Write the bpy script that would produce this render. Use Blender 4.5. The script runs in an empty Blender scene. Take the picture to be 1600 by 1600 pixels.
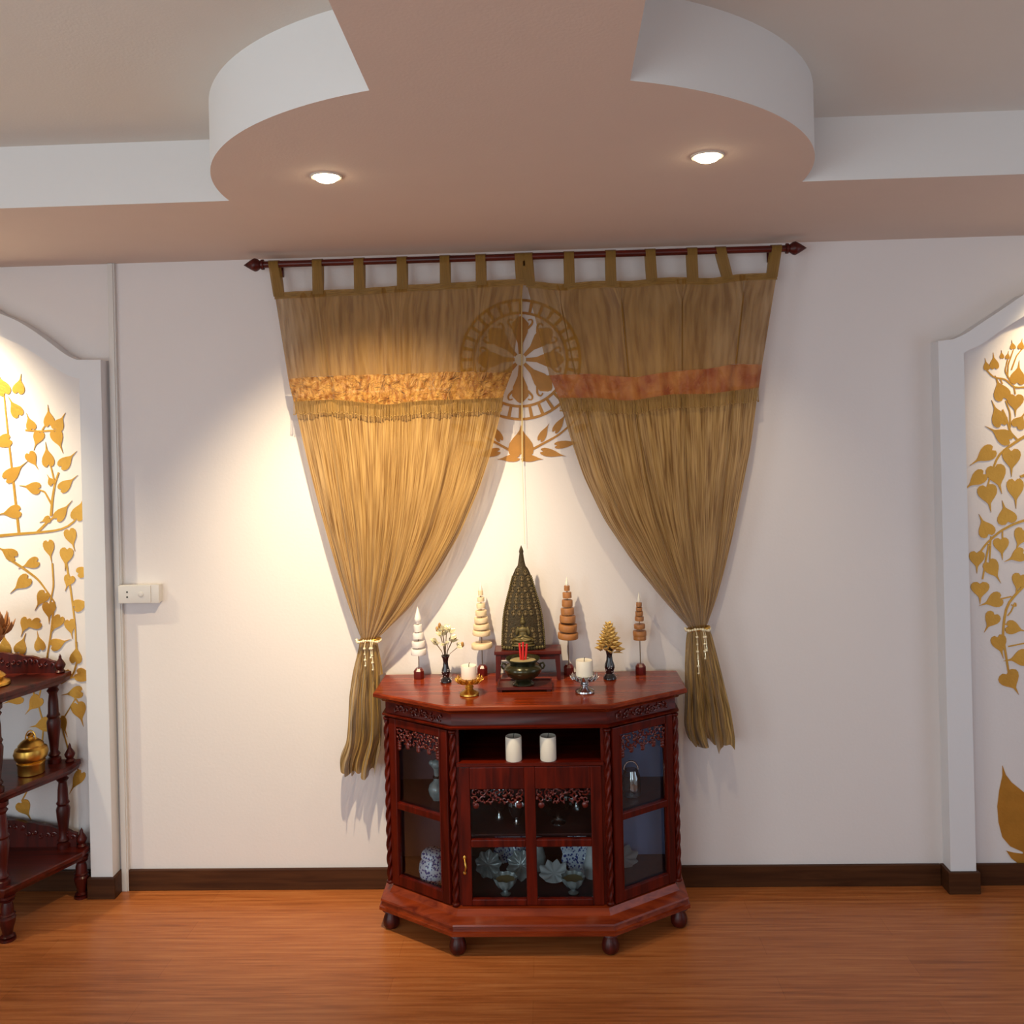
import bpy, bmesh, math, random
from mathutils import Vector, Matrix
random.seed(7)
PI = math.pi
sc = bpy.context.scene
COL = sc.collection

# ------------------------------------------------------------------ camera
F, CY, YAW, ROLL, CAMX, CAMY, CAMZ = 1400.0, 680.4, 0.03519, -0.02392, 0.0748, -3.523, 1.776
FW = Vector((-math.sin(YAW), math.cos(YAW), 0))
RT0 = Vector((math.cos(YAW), math.sin(YAW), 0))
UP0 = Vector((0, 0, 1))
RT = RT0 * math.cos(ROLL) + UP0 * math.sin(ROLL)
UP = -RT0 * math.sin(ROLL) + UP0 * math.cos(ROLL)
CAM = Vector((CAMX, CAMY, CAMZ))
cd = bpy.data.cameras.new('camera')
cam = bpy.data.objects.new('camera', cd)
COL.objects.link(cam)
m = Matrix.Identity(4)
for i in range(3):
    m[i][0] = RT[i]; m[i][1] = UP[i]; m[i][2] = -FW[i]; m[i][3] = CAM[i]
cam.matrix_world = m
cd.sensor_width = 36.0
cd.lens = 36.0 * F / 1600
cd.shift_y = (CY - 800) / 1600
cd.clip_start = 0.05
sc.camera = cam

def ray(px, py):
    return FW + RT * ((px - 800) / F) + UP * ((CY - py) / F)
def at(px, py, Y=0.0):
    """the point of the plane y = Y seen at that place in the photo"""
    d = ray(px, py); t = (Y - CAMY) / d.y
    return CAM + d * t
def onz(px, py, Z):
    d = ray(px, py); t = (Z - CAMZ) / d.z
    return CAM + d * t

# ------------------------------------------------------------------ materials
def newmat(name):
    mt = bpy.data.materials.new(name); mt.use_nodes = True
    nt = mt.node_tree
    return mt, nt, nt.nodes['Principled BSDF'], nt.nodes, nt.links
def lin(c):
    return tuple(((v/255)/12.92 if v/255 <= .04045 else ((v/255+.055)/1.055)**2.4) for v in c) + (1,)
def plain(name, rgb, rough=.5, metal=0, bump=0, bscale=60, var=0.0, vscale=8, coat=0, spec=.5):
    mt, nt, b, N, L = newmat(name)
    b.inputs['Base Color'].default_value = lin(rgb)
    b.inputs['Roughness'].default_value = rough
    b.inputs['Metallic'].default_value = metal
    b.inputs['Coat Weight'].default_value = coat
    b.inputs['Specular IOR Level'].default_value = spec
    tc = N.new('ShaderNodeTexCoord')
    if var:
        n = N.new('ShaderNodeTexNoise'); n.inputs['Scale'].default_value = vscale; n.inputs['Detail'].default_value = 4
        L.new(tc.outputs['Object'], n.inputs['Vector'])
        mx = N.new('ShaderNodeMix'); mx.data_type = 'RGBA'
        c = lin(rgb)
        mx.inputs[6].default_value = tuple(v*(1-var) for v in c[:3]) + (1,)
        mx.inputs[7].default_value = tuple(min(1, v*(1+var)) for v in c[:3]) + (1,)
        L.new(n.outputs['Fac'], mx.inputs[0]); L.new(mx.outputs[2], b.inputs['Base Color'])
    if bump:
        n2 = N.new('ShaderNodeTexNoise'); n2.inputs['Scale'].default_value = bscale; n2.inputs['Detail'].default_value = 3
        L.new(tc.outputs['Object'], n2.inputs['Vector'])
        bp = N.new('ShaderNodeBump'); bp.inputs['Strength'].default_value = bump; bp.inputs['Distance'].default_value = .004
        L.new(n2.outputs['Fac'], bp.inputs['Height']); L.new(bp.outputs['Normal'], b.inputs['Normal'])
    return mt
def wood(name, dark, light, rough=.3, sx=2, sy=25, sz=25, coat=.3, spec=.5):
    mt, nt, b, N, L = newmat(name)
    tc = N.new('ShaderNodeTexCoord'); mp = N.new('ShaderNodeMapping')
    mp.inputs['Scale'].default_value = (sx, sy, sz)
    n = N.new('ShaderNodeTexNoise'); n.inputs['Scale'].default_value = 1.6; n.inputs['Detail'].default_value = 6; n.inputs['Distortion'].default_value = .6
    r = N.new('ShaderNodeValToRGB')
    r.color_ramp.elements[0].position = .3; r.color_ramp.elements[0].color = lin(dark)
    r.color_ramp.elements[1].position = .72; r.color_ramp.elements[1].color = lin(light)
    L.new(tc.outputs['Object'], mp.inputs['Vector']); L.new(mp.outputs[0], n.inputs['Vector'])
    L.new(n.outputs['Fac'], r.inputs['Fac']); L.new(r.outputs['Color'], b.inputs['Base Color'])
    bp = N.new('ShaderNodeBump'); bp.inputs['Strength'].default_value = .06; bp.inputs['Distance'].default_value = .002
    L.new(n.outputs['Fac'], bp.inputs['Height']); L.new(bp.outputs['Normal'], b.inputs['Normal'])
    b.inputs['Roughness'].default_value = rough; b.inputs['Coat Weight'].default_value = coat
    b.inputs['Coat Roughness'].default_value = .15; b.inputs['Specular IOR Level'].default_value = spec
    return mt
def cloth(name, ca, cb, transp, sheen_mix=.35, uscale=120, vscale=6, crumple=0.0):
    """sheer silk: threads that let part of the light straight through, part diffused"""
    mt, nt, b, N, L = newmat(name)
    N.remove(b)
    out = N['Material Output']
    uv = N.new('ShaderNodeTexCoord'); mp = N.new('ShaderNodeMapping')
    mp.inputs['Scale'].default_value = (uscale, vscale, 1)
    n = N.new('ShaderNodeTexNoise'); n.inputs['Scale'].default_value = 1.0; n.inputs['Detail'].default_value = 3
    L.new(uv.outputs['UV'], mp.inputs['Vector']); L.new(mp.outputs[0], n.inputs['Vector'])
    r = N.new('ShaderNodeValToRGB')
    r.color_ramp.elements[0].position = .34; r.color_ramp.elements[0].color = lin(ca)
    r.color_ramp.elements[1].position = .68; r.color_ramp.elements[1].color = lin(cb)
    L.new(n.outputs['Fac'], r.inputs['Fac'])
    bp = N.new('ShaderNodeBump'); bp.inputs['Strength'].default_value = .5; bp.inputs['Distance'].default_value = .004
    if crumple:
        n3 = N.new('ShaderNodeTexNoise'); n3.inputs['Scale'].default_value = 26; n3.inputs['Detail'].default_value = 3; n3.inputs['Distortion'].default_value = 1.4
        L.new(uv.outputs['Object'], n3.inputs['Vector']); L.new(n3.outputs['Fac'], bp.inputs['Height'])
        bp.inputs['Strength'].default_value = .9; bp.inputs['Distance'].default_value = crumple
    else:
        L.new(n.outputs['Fac'], bp.inputs['Height'])
    d = N.new('ShaderNodeBsdfPrincipled'); d.inputs['Roughness'].default_value = .45; d.inputs['Specular IOR Level'].default_value = .35
    d.inputs['Sheen Weight'].default_value = .2
    t = N.new('ShaderNodeBsdfTranslucent'); tr = N.new('ShaderNodeBsdfTransparent')
    tr.inputs['Color'].default_value = (.97, .93, .85, 1)
    for x in (d.inputs['Base Color'], t.inputs['Color']): L.new(r.outputs['Color'], x)
    for x in (d, t): L.new(bp.outputs['Normal'], x.inputs['Normal'])
    m1 = N.new('ShaderNodeMixShader'); m1.inputs[0].default_value = sheen_mix
    L.new(d.outputs[0], m1.inputs[1]); L.new(t.outputs[0], m1.inputs[2])
    m2 = N.new('ShaderNodeMixShader')
    mr = N.new('ShaderNodeMapRange'); mr.inputs[1].default_value = .3; mr.inputs[2].default_value = .7
    mr.inputs[3].default_value = max(0, transp-.13); mr.inputs[4].default_value = transp+.13
    L.new(n.outputs['Fac'], mr.inputs[0]); L.new(mr.outputs[0], m2.inputs[0])
    L.new(m1.outputs[0], m2.inputs[1]); L.new(tr.outputs[0], m2.inputs[2]); L.new(m2.outputs[0], out.inputs['Surface'])
    return mt
def thin_glass(name, tint=(.93, .96, .97), base=.0):
    mt, nt, b, N, L = newmat(name); N.remove(b); out = N['Material Output']
    tr = N.new('ShaderNodeBsdfTransparent'); tr.inputs['Color'].default_value = tint + (1,)
    g = N.new('ShaderNodeBsdfGlossy'); g.inputs['Roughness'].default_value = .03
    fr = N.new('ShaderNodeLayerWeight'); fr.inputs['Blend'].default_value = .22
    mr = N.new('ShaderNodeMapRange'); mr.inputs[3].default_value = base; mr.inputs[4].default_value = .9
    L.new(fr.outputs['Fresnel'], mr.inputs[0])
    mx = N.new('ShaderNodeMixShader'); L.new(mr.outputs[0], mx.inputs[0])
    L.new(tr.outputs[0], mx.inputs[1]); L.new(g.outputs[0], mx.inputs[2]); L.new(mx.outputs[0], out.inputs['Surface'])
    return mt
def emit(name, rgb, s):
    mt, nt, b, N, L = newmat(name)
    b.inputs['Base Color'].default_value = (.8, .8, .8, 1)
    b.inputs['Emission Color'].default_value = rgb + (1,); b.inputs['Emission Strength'].default_value = s
    return mt

W = {}
W['wall'] = plain('wall_paint', (226, 220, 218), .75, bump=.12, bscale=90, var=.03, vscale=1.5, spec=.25)
W['ceil'] = plain('ceiling_paint', (212, 194, 182), .85, bump=.12, bscale=140, var=.02, spec=.2)  # white soffit with the floor's warm bounce tinted into its colour
W['ceilu'] = plain('upper_ceiling_paint', (216, 212, 204), .85, bump=.12, bscale=140, var=.02, spec=.2)
W['rim'] = plain('rim_paint', (226, 224, 222), .7, bump=.08, bscale=120, spec=.2)
W['frame'] = plain('arch_paint', (224, 224, 226), .55, bump=.06, bscale=60, spec=.3)
W['skirt'] = wood('baseboard_wood', (58, 32, 18), (84, 51, 29), .45, 2, 30, 30, 0, .15)
W['mahog'] = wood('mahogany', (52, 6, 2), (98, 22, 6), .34, 30, 30, 2.5, .04, .18)
W['mahogh'] = wood('mahogany_across', (56, 7, 2), (104, 25, 7), .34, 2.5, 30, 30, .05, .2)
W['mtop'] = wood('mahogany_top', (92, 27, 9), (146, 58, 22), .22, 2, 22, 30, .12, .3)
W['carve'] = plain('carved_wood', (84, 18, 10), .32, var=.3, vscale=60, coat=.2)
W['inside'] = wood('cabinet_inside', (50, 10, 8), (72, 18, 13), .5, 20, 20, 2, 0)
W['lining'] = plain('violet_brown_lining', (112, 84, 92), .6, spec=.2)  # dim shade of the left compartment, put into an added sheet's colour
W['liningb'] = plain('blue_grey_lining', (156, 172, 222), .6, spec=.2)  # bluish light in the right side glass, put into an added sheet's colour
W['nook'] = plain('niche_black', (7, 4, 4), .8, spec=.1)  # near-black colour standing in for the shade inside the open niche
W['darkwood'] = wood('dark_rosewood', (46, 9, 6), (88, 22, 13), .38, 25, 25, 2.5, .08, .3)
W['darkwoodh'] = wood('dark_rosewood_across', (50, 11, 6), (98, 28, 15), .36, 2.5, 25, 25, .12, .3)
W['gold'] = plain('gold_paint', (204, 152, 64), .38, .7, bump=.15, bscale=120, var=.2, vscale=14)
W['goldd'] = plain('gold_paint_emblem', (174, 122, 50), .5, .15, bump=.15, bscale=120, var=.2, vscale=24)
W['pearl'] = plain('pearl_disc', (214, 206, 190), .35)
W['brass'] = plain('brass', (214, 168, 80), .34, 1, var=.12, vscale=20)
W['silver'] = plain('silver', (205, 205, 208), .15, 1)
W['bronze'] = plain('bronze_relief', (62, 50, 28), .42, .55, bump=.5, bscale=190, var=.5, vscale=70)
W['bronzeg'] = plain('bronze_figure', (92, 80, 44), .5, .35, var=.45, vscale=90)
W['bronzef'] = plain('bronze_small_figures', (98, 82, 52), .5, .2, bump=.4, bscale=240, var=.5, vscale=90)
W['copperg'] = plain('green_bronze', (52, 50, 28), .22, .5, var=.6, vscale=28, coat=.3)
W['ash'] = plain('incense_ash', (150, 138, 100), .9, bump=.5, bscale=300)
W['redstick'] = plain('red_incense', (196, 28, 22), .5)
W['wax'] = plain('white_wax', (236, 230, 214), .45, var=.03, vscale=20)
W['waxp'] = plain('pink_wax', (240, 222, 208), .45, var=.03, vscale=20)
W['wick'] = plain('wick', (60, 56, 52), .8)
W['discw'] = plain('white_disc', (232, 226, 222), .4, var=.05, vscale=40)
W['discp'] = plain('pale_disc', (228, 204, 166), .45, var=.18, vscale=60)
W['disco'] = plain('brown_disc', (164, 108, 58), .45, var=.35, vscale=50)
W['rod'] = plain('thin_rod', (120, 100, 76), .35, .6)
W['block'] = plain('red_block', (92, 20, 16), .3, var=.2, vscale=30, coat=.3)
W['lacq'] = plain('black_lacquer', (26, 20, 24), .12, coat=.6)
W['pearlbit'] = plain('mother_of_pearl', (220, 220, 228), .2, .3)
W['silverleaf'] = plain('silver_leaf', (226, 220, 190), .3, .4, var=.2, vscale=60)
W['goldleaf'] = plain('gold_leaf', (226, 190, 112), .35, .45, var=.25, vscale=60)
W['bud'] = plain('brown_bud', (176, 126, 66), .4, .4)
W['plastic'] = plain('white_plastic', (214, 210, 205), .4)
W['plastich'] = plain('dark_hole', (40, 38, 36), .6)
W['cordw'] = plain('cord', (222, 200, 140), .6)
W['glass'] = thin_glass('pane_glass')
W['crystal'] = thin_glass('crystal', (.80, .84, .86), .34)
W['porc'] = plain('porcelain', (196, 202, 204), .2, coat=.3)
W['porcg'] = plain('grey_porcelain', (128, 138, 138), .2, var=.5, vscale=40, coat=.3)
W['tea'] = plain('olive_glaze', (140, 128, 84), .3, var=.2, vscale=40)
W['bulb'] = emit('lit_bulb', (1, .80, .50), 40)
W['hard'] = plain('lamp_trim', (214, 206, 196), .35, .2)
W['sheer'] = cloth('sheer_gold_silk', (122, 84, 30), (208, 168, 98), .15, .38, 170, 5)
W['sheertop'] = cloth('sheer_olive_silk', (130, 88, 20), (176, 130, 42), .28, .38, 70, 2)
W['tail'] = cloth('gathered_silk', (104, 76, 24), (206, 164, 80), .10, .30, 60, 4)
W['tab'] = cloth('tab_silk', (132, 98, 40), (168, 128, 58), .06, .3, 30, 6)
W['band'] = cloth('brocade_band', (140, 86, 30), (208, 156, 76), .05, .3, 60, 3, crumple=.03)
W['bandr'] = cloth('brocade_band_red', (140, 66, 24), (186, 120, 54), .05, .3, 14, 1, crumple=.006)
W['bead'] = plain('bead', (238, 226, 190), .2, .3)
W['fringe'] = plain('fringe_thread', (150, 118, 62), .5, .1)
W['doorleaf'] = plain('side_wall_paint', (205, 200, 196), .7)

# blue and white china
def blue_white():
    mt, nt, b, N, L = newmat('blue_white_china')
    tc = N.new('ShaderNodeTexCoord'); v = N.new('ShaderNodeTexVoronoi'); v.inputs['Scale'].default_value = 110
    n = N.new('ShaderNodeTexNoise'); n.inputs['Scale'].default_value = 95; n.inputs['Detail'].default_value = 2
    L.new(tc.outputs['Object'], v.inputs['Vector']); L.new(tc.outputs['Object'], n.inputs['Vector'])
    a = N.new('ShaderNodeMath'); a.operation = 'ADD'; L.new(v.outputs['Distance'], a.inputs[0]); L.new(n.outputs['Fac'], a.inputs[1])
    r = N.new('ShaderNodeValToRGB'); r.color_ramp.elements[0].position = .86; r.color_ramp.elements[0].color = lin((44, 62, 128))
    r.color_ramp.elements[1].position = .94; r.color_ramp.elements[1].color = lin((190, 200, 214))
    L.new(a.outputs[0], r.inputs['Fac']); L.new(r.outputs['Color'], b.inputs['Base Color'])
    b.inputs['Roughness'].default_value = .15
    return mt
W['china'] = blue_white()

def floor_mat():
    mt, nt, b, N, L = newmat('laminate_floor')
    tc = N.new('ShaderNodeTexCoord')
    br = N.new('ShaderNodeTexBrick'); br.offset = .37
    br.inputs['Scale'].default_value = 1; br.inputs['Brick Width'].default_value = 1.25; br.inputs['Row Height'].default_value = .118
    br.inputs['Mortar Size'].default_value = .0012; br.inputs['Mortar Smooth'].default_value = .3
    br.inputs['Color1'].default_value = (.42, .42, .42, 1); br.inputs['Color2'].default_value = (.58, .58, .58, 1); br.inputs['Mortar'].default_value = (.25, .25, .25, 1)
    L.new(tc.outputs['Object'], br.inputs['Vector'])
    mp = N.new('ShaderNodeMapping'); mp.inputs['Scale'].default_value = (1.8, 46, 1)
    n = N.new('ShaderNodeTexNoise'); n.inputs['Scale'].default_value = 1.5; n.inputs['Detail'].default_value = 8; n.inputs['Roughness'].default_value = .62; n.inputs['Distortion'].default_value = .25
    L.new(tc.outputs['Object'], mp.inputs['Vector']); L.new(mp.outputs[0], n.inputs['Vector'])
    a = N.new('ShaderNodeMix'); a.data_type = 'RGBA'; a.inputs[0].default_value = .72
    L.new(br.outputs['Color'], a.inputs[6]); L.new(n.outputs['Fac'], a.inputs[7])
    r = N.new('ShaderNodeValToRGB')
    e = r.color_ramp.elements
    e[0].position = .28; e[0].color = lin((124, 66, 30)); e[1].position = .72; e[1].color = lin((206, 136, 80))
    k = e.new(.48); k.color = lin((176, 102, 52))
    L.new(a.outputs[2], r.inputs['Fac']); L.new(r.outputs['Color'], b.inputs['Base Color'])
    b.inputs['Roughness'].default_value = .34
    b.inputs['Specular IOR Level'].default_value = .4
    return mt
W['floor'] = floor_mat()

# ------------------------------------------------------------------ builders
def link(name, me, mat, parent=None):
    o = bpy.data.objects.new(name, me); COL.objects.link(o)
    if mat is not None: me.materials.append(mat)
    if parent is not None: o.parent = parent
    return o
def obj(name, bm, mat, parent=None, smooth=None, off=None, loc=None):
    """links bm as one mesh object; off is the parent's base when bm was drawn in room coordinates"""
    bmesh.ops.recalc_face_normals(bm, faces=bm.faces[:])
    if off is not None:
        bmesh.ops.translate(bm, verts=bm.verts[:], vec=-Vector(off))
    me = bpy.data.meshes.new(name); bm.to_mesh(me); bm.free()
    if smooth is None: smooth = 40
    if smooth:
        for p in me.polygons: p.use_smooth = True
        try: me.set_sharp_from_angle(angle=math.radians(smooth))
        except Exception: pass
    o = link(name, me, mat, parent)
    if loc is not None: o.location = loc
    return o
def thing(name, loc, label, cat, group=None, rz=0):
    o = bpy.data.objects.new(name, None); COL.objects.link(o); o.empty_display_size = .05
    o.location = loc; o.rotation_euler = (0, 0, rz)
    return tag(o, label, cat, group)
def tag(o, label, cat, group=None, kind=None):
    o['label'] = label; o['category'] = cat
    if group: o['group'] = group
    if kind: o['kind'] = kind
    return o
def struct(o):
    o['kind'] = 'structure'; return o
def copy_tree(o, parent=None):
    c = o.copy(); COL.objects.link(c)
    if parent is not None: c.parent = parent
    for ch in list(o.children): copy_tree(ch, c)
    return c

def NB(): return bmesh.new()
def box(bm, x0, x1, y0, y1, z0, z1, bev=0.0):
    vs = [bm.verts.new((x, y, z)) for z in (z0, z1) for y in (y0, y1) for x in (x0, x1)]
    fs = [(0, 1, 3, 2), (4, 6, 7, 5), (0, 4, 5, 1), (2, 3, 7, 6), (0, 2, 6, 4), (1, 5, 7, 3)]
    F_ = [bm.faces.new([vs[i] for i in f]) for f in fs]
    if bev:
        ed = {e for f in F_ for e in f.edges}
        bmesh.ops.bevel(bm, geom=list(ed), offset=bev, segments=2, affect='EDGES', profile=.6)
    return bm
def obox(bm, c, sx, sy, sz, rot, bev=0):
    """box of size sx sy sz centred on c, turned by matrix rot"""
    t = NB(); box(t, -sx/2, sx/2, -sy/2, sy/2, -sz/2, sz/2, bev)
    bmesh.ops.transform(t, matrix=Matrix.Translation(c) @ rot.to_4x4(), verts=t.verts[:])
    join(bm, t)
def join(bm, t):
    me = bpy.data.meshes.new('tmp'); t.to_mesh(me); t.free(); bm.from_mesh(me); bpy.data.meshes.remove(me)
def prism(bm, poly, z0, z1):
    lo = [bm.verts.new((x, y, z0)) for x, y in poly]; hi = [bm.verts.new((x, y, z1)) for x, y in poly]
    n = len(poly)
    bm.faces.new(lo[::-1]); bm.faces.new(hi)
    for i in range(n): bm.faces.new((lo[i], lo[(i+1) % n], hi[(i+1) % n], hi[i]))
    return bm
def stack(bm, polys):
    """polygons [(poly, z)] joined into one closed moulding"""
    rings = [[bm.verts.new((x, y, z)) for x, y in poly] for poly, z in polys]
    n = len(rings[0])
    for a, b_ in zip(rings, rings[1:]):
        for i in range(n): bm.faces.new((a[i], a[(i+1) % n], b_[(i+1) % n], b_[i]))
    bm.faces.new(rings[0][::-1]); bm.faces.new(rings[-1])
    return bm
def vprism(bm, poly, y0, y1):
    """polygon in x,z pushed along y"""
    a = [bm.verts.new((x, y0, z)) for x, z in poly]; b_ = [bm.verts.new((x, y1, z)) for x, z in poly]
    n = len(poly)
    bm.faces.new(a); bm.faces.new(b_[::-1])
    for i in range(n): bm.faces.new((a[i], b_[i], b_[(i+1) % n], a[(i+1) % n]))
    return bm
def lathe(bm, prof, n=28, c=(0, 0, 0), sx=1, sy=1, rot=None):
    rings = []
    base = len(bm.verts)
    M_ = rot if rot is not None else Matrix.Identity(3)
    C_ = Vector(c)
    for r, z in prof:
        if r < 1e-6: rings.append([bm.verts.new(C_ + M_ @ Vector((0, 0, z)))])
        else: rings.append([bm.verts.new(C_ + M_ @ Vector((r*sx*math.cos(2*PI*i/n), r*sy*math.sin(2*PI*i/n), z))) for i in range(n)])
    for a, b_ in zip(rings, rings[1:]):
        if len(a) == 1 and len(b_) == 1: continue
        for i in range(n):
            j = (i+1) % n
            if len(a) == 1: bm.faces.new((a[0], b_[j], b_[i]))
            elif len(b_) == 1: bm.faces.new((a[i], a[j], b_[0]))
            else: bm.faces.new((a[i], a[j], b_[j], b_[i]))
    if len(rings[0]) > 1: bm.faces.new(rings[0][::-1])
    if len(rings[-1]) > 1: bm.faces.new(rings[-1])
    return bm
def ball(bm, c, rx, ry=None, rz=None, n=12, k=8, rot=None):
    ry = rx if ry is None else ry; rz = rx if rz is None else rz
    prof = [(0, -1)] + [(math.sin(PI*i/k), -math.cos(PI*i/k)) for i in range(1, k)] + [(0, 1)]
    t = NB(); lathe(t, prof, n)
    S = Matrix.Diagonal((rx, ry, rz, 1))
    R = rot.to_4x4() if rot is not None else Matrix.Identity(4)
    bmesh.ops.transform(t, matrix=Matrix.Translation(Vector(c)) @ R @ S, verts=t.verts[:])
    join(bm, t)
def tube(bm, pts, r, n=8, caps=True):
    pts = [Vector(p) for p in pts]; rings = []
    rr = r if isinstance(r, (list, tuple)) else [r]*len(pts)
    up = None
    for i, p in enumerate(pts):
        d = (pts[min(i+1, len(pts)-1)] - pts[max(i-1, 0)])
        if d.length < 1e-9: d = Vector((0, 0, 1))
        d.normalize()
        if up is None:
            up = d.cross(Vector((0, 1, 0)))
            if up.length < .1: up = d.cross(Vector((1, 0, 0)))
        up = (up - d*up.dot(d)); up.normalize(); w = d.cross(up)
        rings.append([bm.verts.new(p + (up*math.cos(2*PI*k/n) + w*math.sin(2*PI*k/n))*rr[i]) for k in range(n)])
    for a, b_ in zip(rings, rings[1:]):
        for k in range(n): bm.faces.new((a[k], a[(k+1) % n], b_[(k+1) % n], b_[k]))
    if caps: bm.faces.new(rings[0][::-1]); bm.faces.new(rings[-1])
    return bm
def lerp_poly(pts, n):
    """n+1 points evenly along a polyline, softened"""
    pts = [Vector(p) for p in pts]
    L_ = [0]
    for a, b_ in zip(pts, pts[1:]): L_.append(L_[-1] + (b_-a).length)
    out = []
    for i in range(n+1):
        s = L_[-1]*i/n; k = 0
        while k < len(pts)-2 and s > L_[k+1]: k += 1
        f = (s-L_[k])/max(1e-9, L_[k+1]-L_[k]); out.append(pts[k].lerp(pts[k+1], f))
    for _ in range(max(1, n//12)):
        out = [out[0]] + [(out[i-1]+out[i]*2+out[i+1])/4 for i in range(1, n)] + [out[-1]]
    return out
def sheet(bm, fn, nu, nv):
    uvl = bm.loops.layers.uv.new('UVMap')
    g = [[bm.verts.new(fn(i/nu, j/nv)) for i in range(nu+1)] for j in range(nv+1)]
    for j in range(nv):
        for i in range(nu):
            f = bm.faces.new((g[j][i], g[j][i+1], g[j+1][i+1], g[j+1][i]))
            for lp, (a, b_) in zip(f.loops, ((i, j), (i+1, j), (i+1, j+1), (i, j+1))):
                lp[uvl].uv = (a/nu, b_/nv)
    return bm

# ------------------------------------------------------------------ room shell
H, HU = 2.5, 2.686           # dropped soffit, upper ceiling
XL, XR, YR = -3.3, 3.0, -5.6
bm = NB(); box(bm, XL, XR, YR, .1, -.06, 0); struct(obj('floor', bm, W['floor'], smooth=0))
bm = NB(); box(bm, XL-.1, XR+.1, 0, .1, -.06, HU+.1); struct(obj('wall_back', bm, W['wall'], smooth=0))
bm = NB(); box(bm, XL, XR, YR, 0, HU, HU+.08); struct(obj('ceiling', bm, W['ceilu'], smooth=0))

# dropped soffit: strip along the wall, a round bay and a tapering beam towards the room
R0, YC, YS = .85, -.866, -.868
pts = [(XL, 0), (XL, YS)]
a0 = math.asin((YS-YC)/R0); beam0, beam1 = .27, .19
aL = math.acos(beam0/R0)
N_ = 40
for i in range(N_+1):
    a = PI + (PI/2 - math.asin(beam0/R0)) * i/N_
    pts.append((R0*math.cos(a), YC + R0*math.sin(a)))
pts += [(-beam1, YR), (beam1, YR)]
right = [(-x, y) for x, y in pts[2:2+N_+1]][::-1]
pts += right + [(XR, YS), (XR, 0)]
bm = NB(); prism(bm, pts, H, HU+.001)
o = struct(obj('trim_1', bm, W['ceil'], smooth=30))
o.data.materials.append(W['rim'])
for p in o.data.polygons:
    if abs(p.normal.z) < .5: p.material_index = 1  # sides stay white, only the underside carries the painted bounce

# side and rear walls with window openings (all outside the frame)
def wall_with_holes(name, axis, pos, thick, a0, a1, z0, z1, holes, mat):
    bm = NB()
    xs = sorted({a0, a1} | {h for q in holes for h in q[:2]}); zs = sorted({z0, z1} | {h for q in holes for h in q[2:]})
    for xa, xb in zip(xs, xs[1:]):
        for za, zb in zip(zs, zs[1:]):
            mx, mz = (xa+xb)/2, (za+zb)/2
            if any(q[0] < mx < q[1] and q[2] < mz < q[3] for q in holes): continue
            if axis == 'x': box(bm, pos, pos+thick, xa, xb, za, zb)
            else: box(bm, xa, xb, pos, pos+thick, za, zb)
    bmesh.ops.remove_doubles(bm, verts=bm.verts[:], dist=1e-5)
    return struct(obj(name, bm, mat, smooth=0))
wall_with_holes('wall_left', 'x', XL-.1, .1, YR, 0, 0, HU, [(-4.4, -2.7, .0, 2.1)], W['doorleaf'])
wall_with_holes('wall_right', 'x', XR, .1, YR, 0, 0, HU, [(-2.3, -.85, .25, 2.15)], W['doorleaf'])
wall_with_holes('wall_rear', 'y', YR-.1, .1, XL-.1, XR+.1, 0, HU, [(-2.9, -.6, .5, 2.2), (.5, 2.3, .5, 2.2)], W['doorleaf'])
def win_frame(name, axis, pos, a0, a1, z0, z1):
    bm = NB(); w = .05
    segs = [(a0, a1, z0, z0+w), (a0, a1, z1-w, z1), (a0, a0+w, z0+w, z1-w), (a1-w, a1, z0+w, z1-w), ((a0+a1)/2-w/2, (a0+a1)/2+w/2, z0+w, z1-w)]
    for xa, xb, za, zb in segs:
        if axis == 'x': box(bm, pos, pos+.06, xa, xb, za, zb)
        else: box(bm, xa, xb, pos, pos+.06, za, zb)
    return struct(obj(name, bm, W['frame'], smooth=0))
win_frame('window_1', 'x', XR+.02, -2.3, -.85, .25, 2.15)
win_frame('window_2', 'y', YR-.08, -2.9, -.6, .5, 2.2)
win_frame('window_3', 'y', YR-.08, .5, 2.3, .5, 2.2)
win_frame('door_1', 'x', XL-.08, -4.4, -2.7, 0, 2.1)

# baseboards, wrapped round the arch piers
SK = .082
def skirt(name, runs):
    bm = NB()
    for x0, x1, y0, y1 in runs: box(bm, x0, x1, y0, y1, 0, SK, .003)
    return struct(obj(name, bm, W['skirt'], smooth=0))
LX0, LX1 = -1.742, -1.655       # left pier, inner and outer edge
RX0, RX1 = 1.580, 1.675         # right pier
PD = .066
skirt('baseboard_back', [(LX1+.014, RX0-.014, -.015, 0)])
skirt('baseboard_left', [(LX0-.010, LX1+.013, -PD-.014, 0), (XL, LX0-.011, -.015, 0)])
skirt('baseboard_right', [(RX0-.013, RX1+.010, -PD-.014, 0), (RX1+.011, XR, -.015, 0)])

# arch frames standing out from the wall round the two murals
def arch(name, outer, inner, zb):
    poly = outer + inner[::-1]
    bm = NB(); vprism(bm, poly, -PD, 0)
    return struct(obj(name, bm, W['frame'], smooth=25))
def soft(p, n): return [(v.x, v.y) for v in lerp_poly([Vector((a, b, 0)) for a, b in p], n)]
def wp(l, Y=-PD): return [(at(x, y, Y).x, at(x, y, Y).z) for x, y in l]
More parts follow.
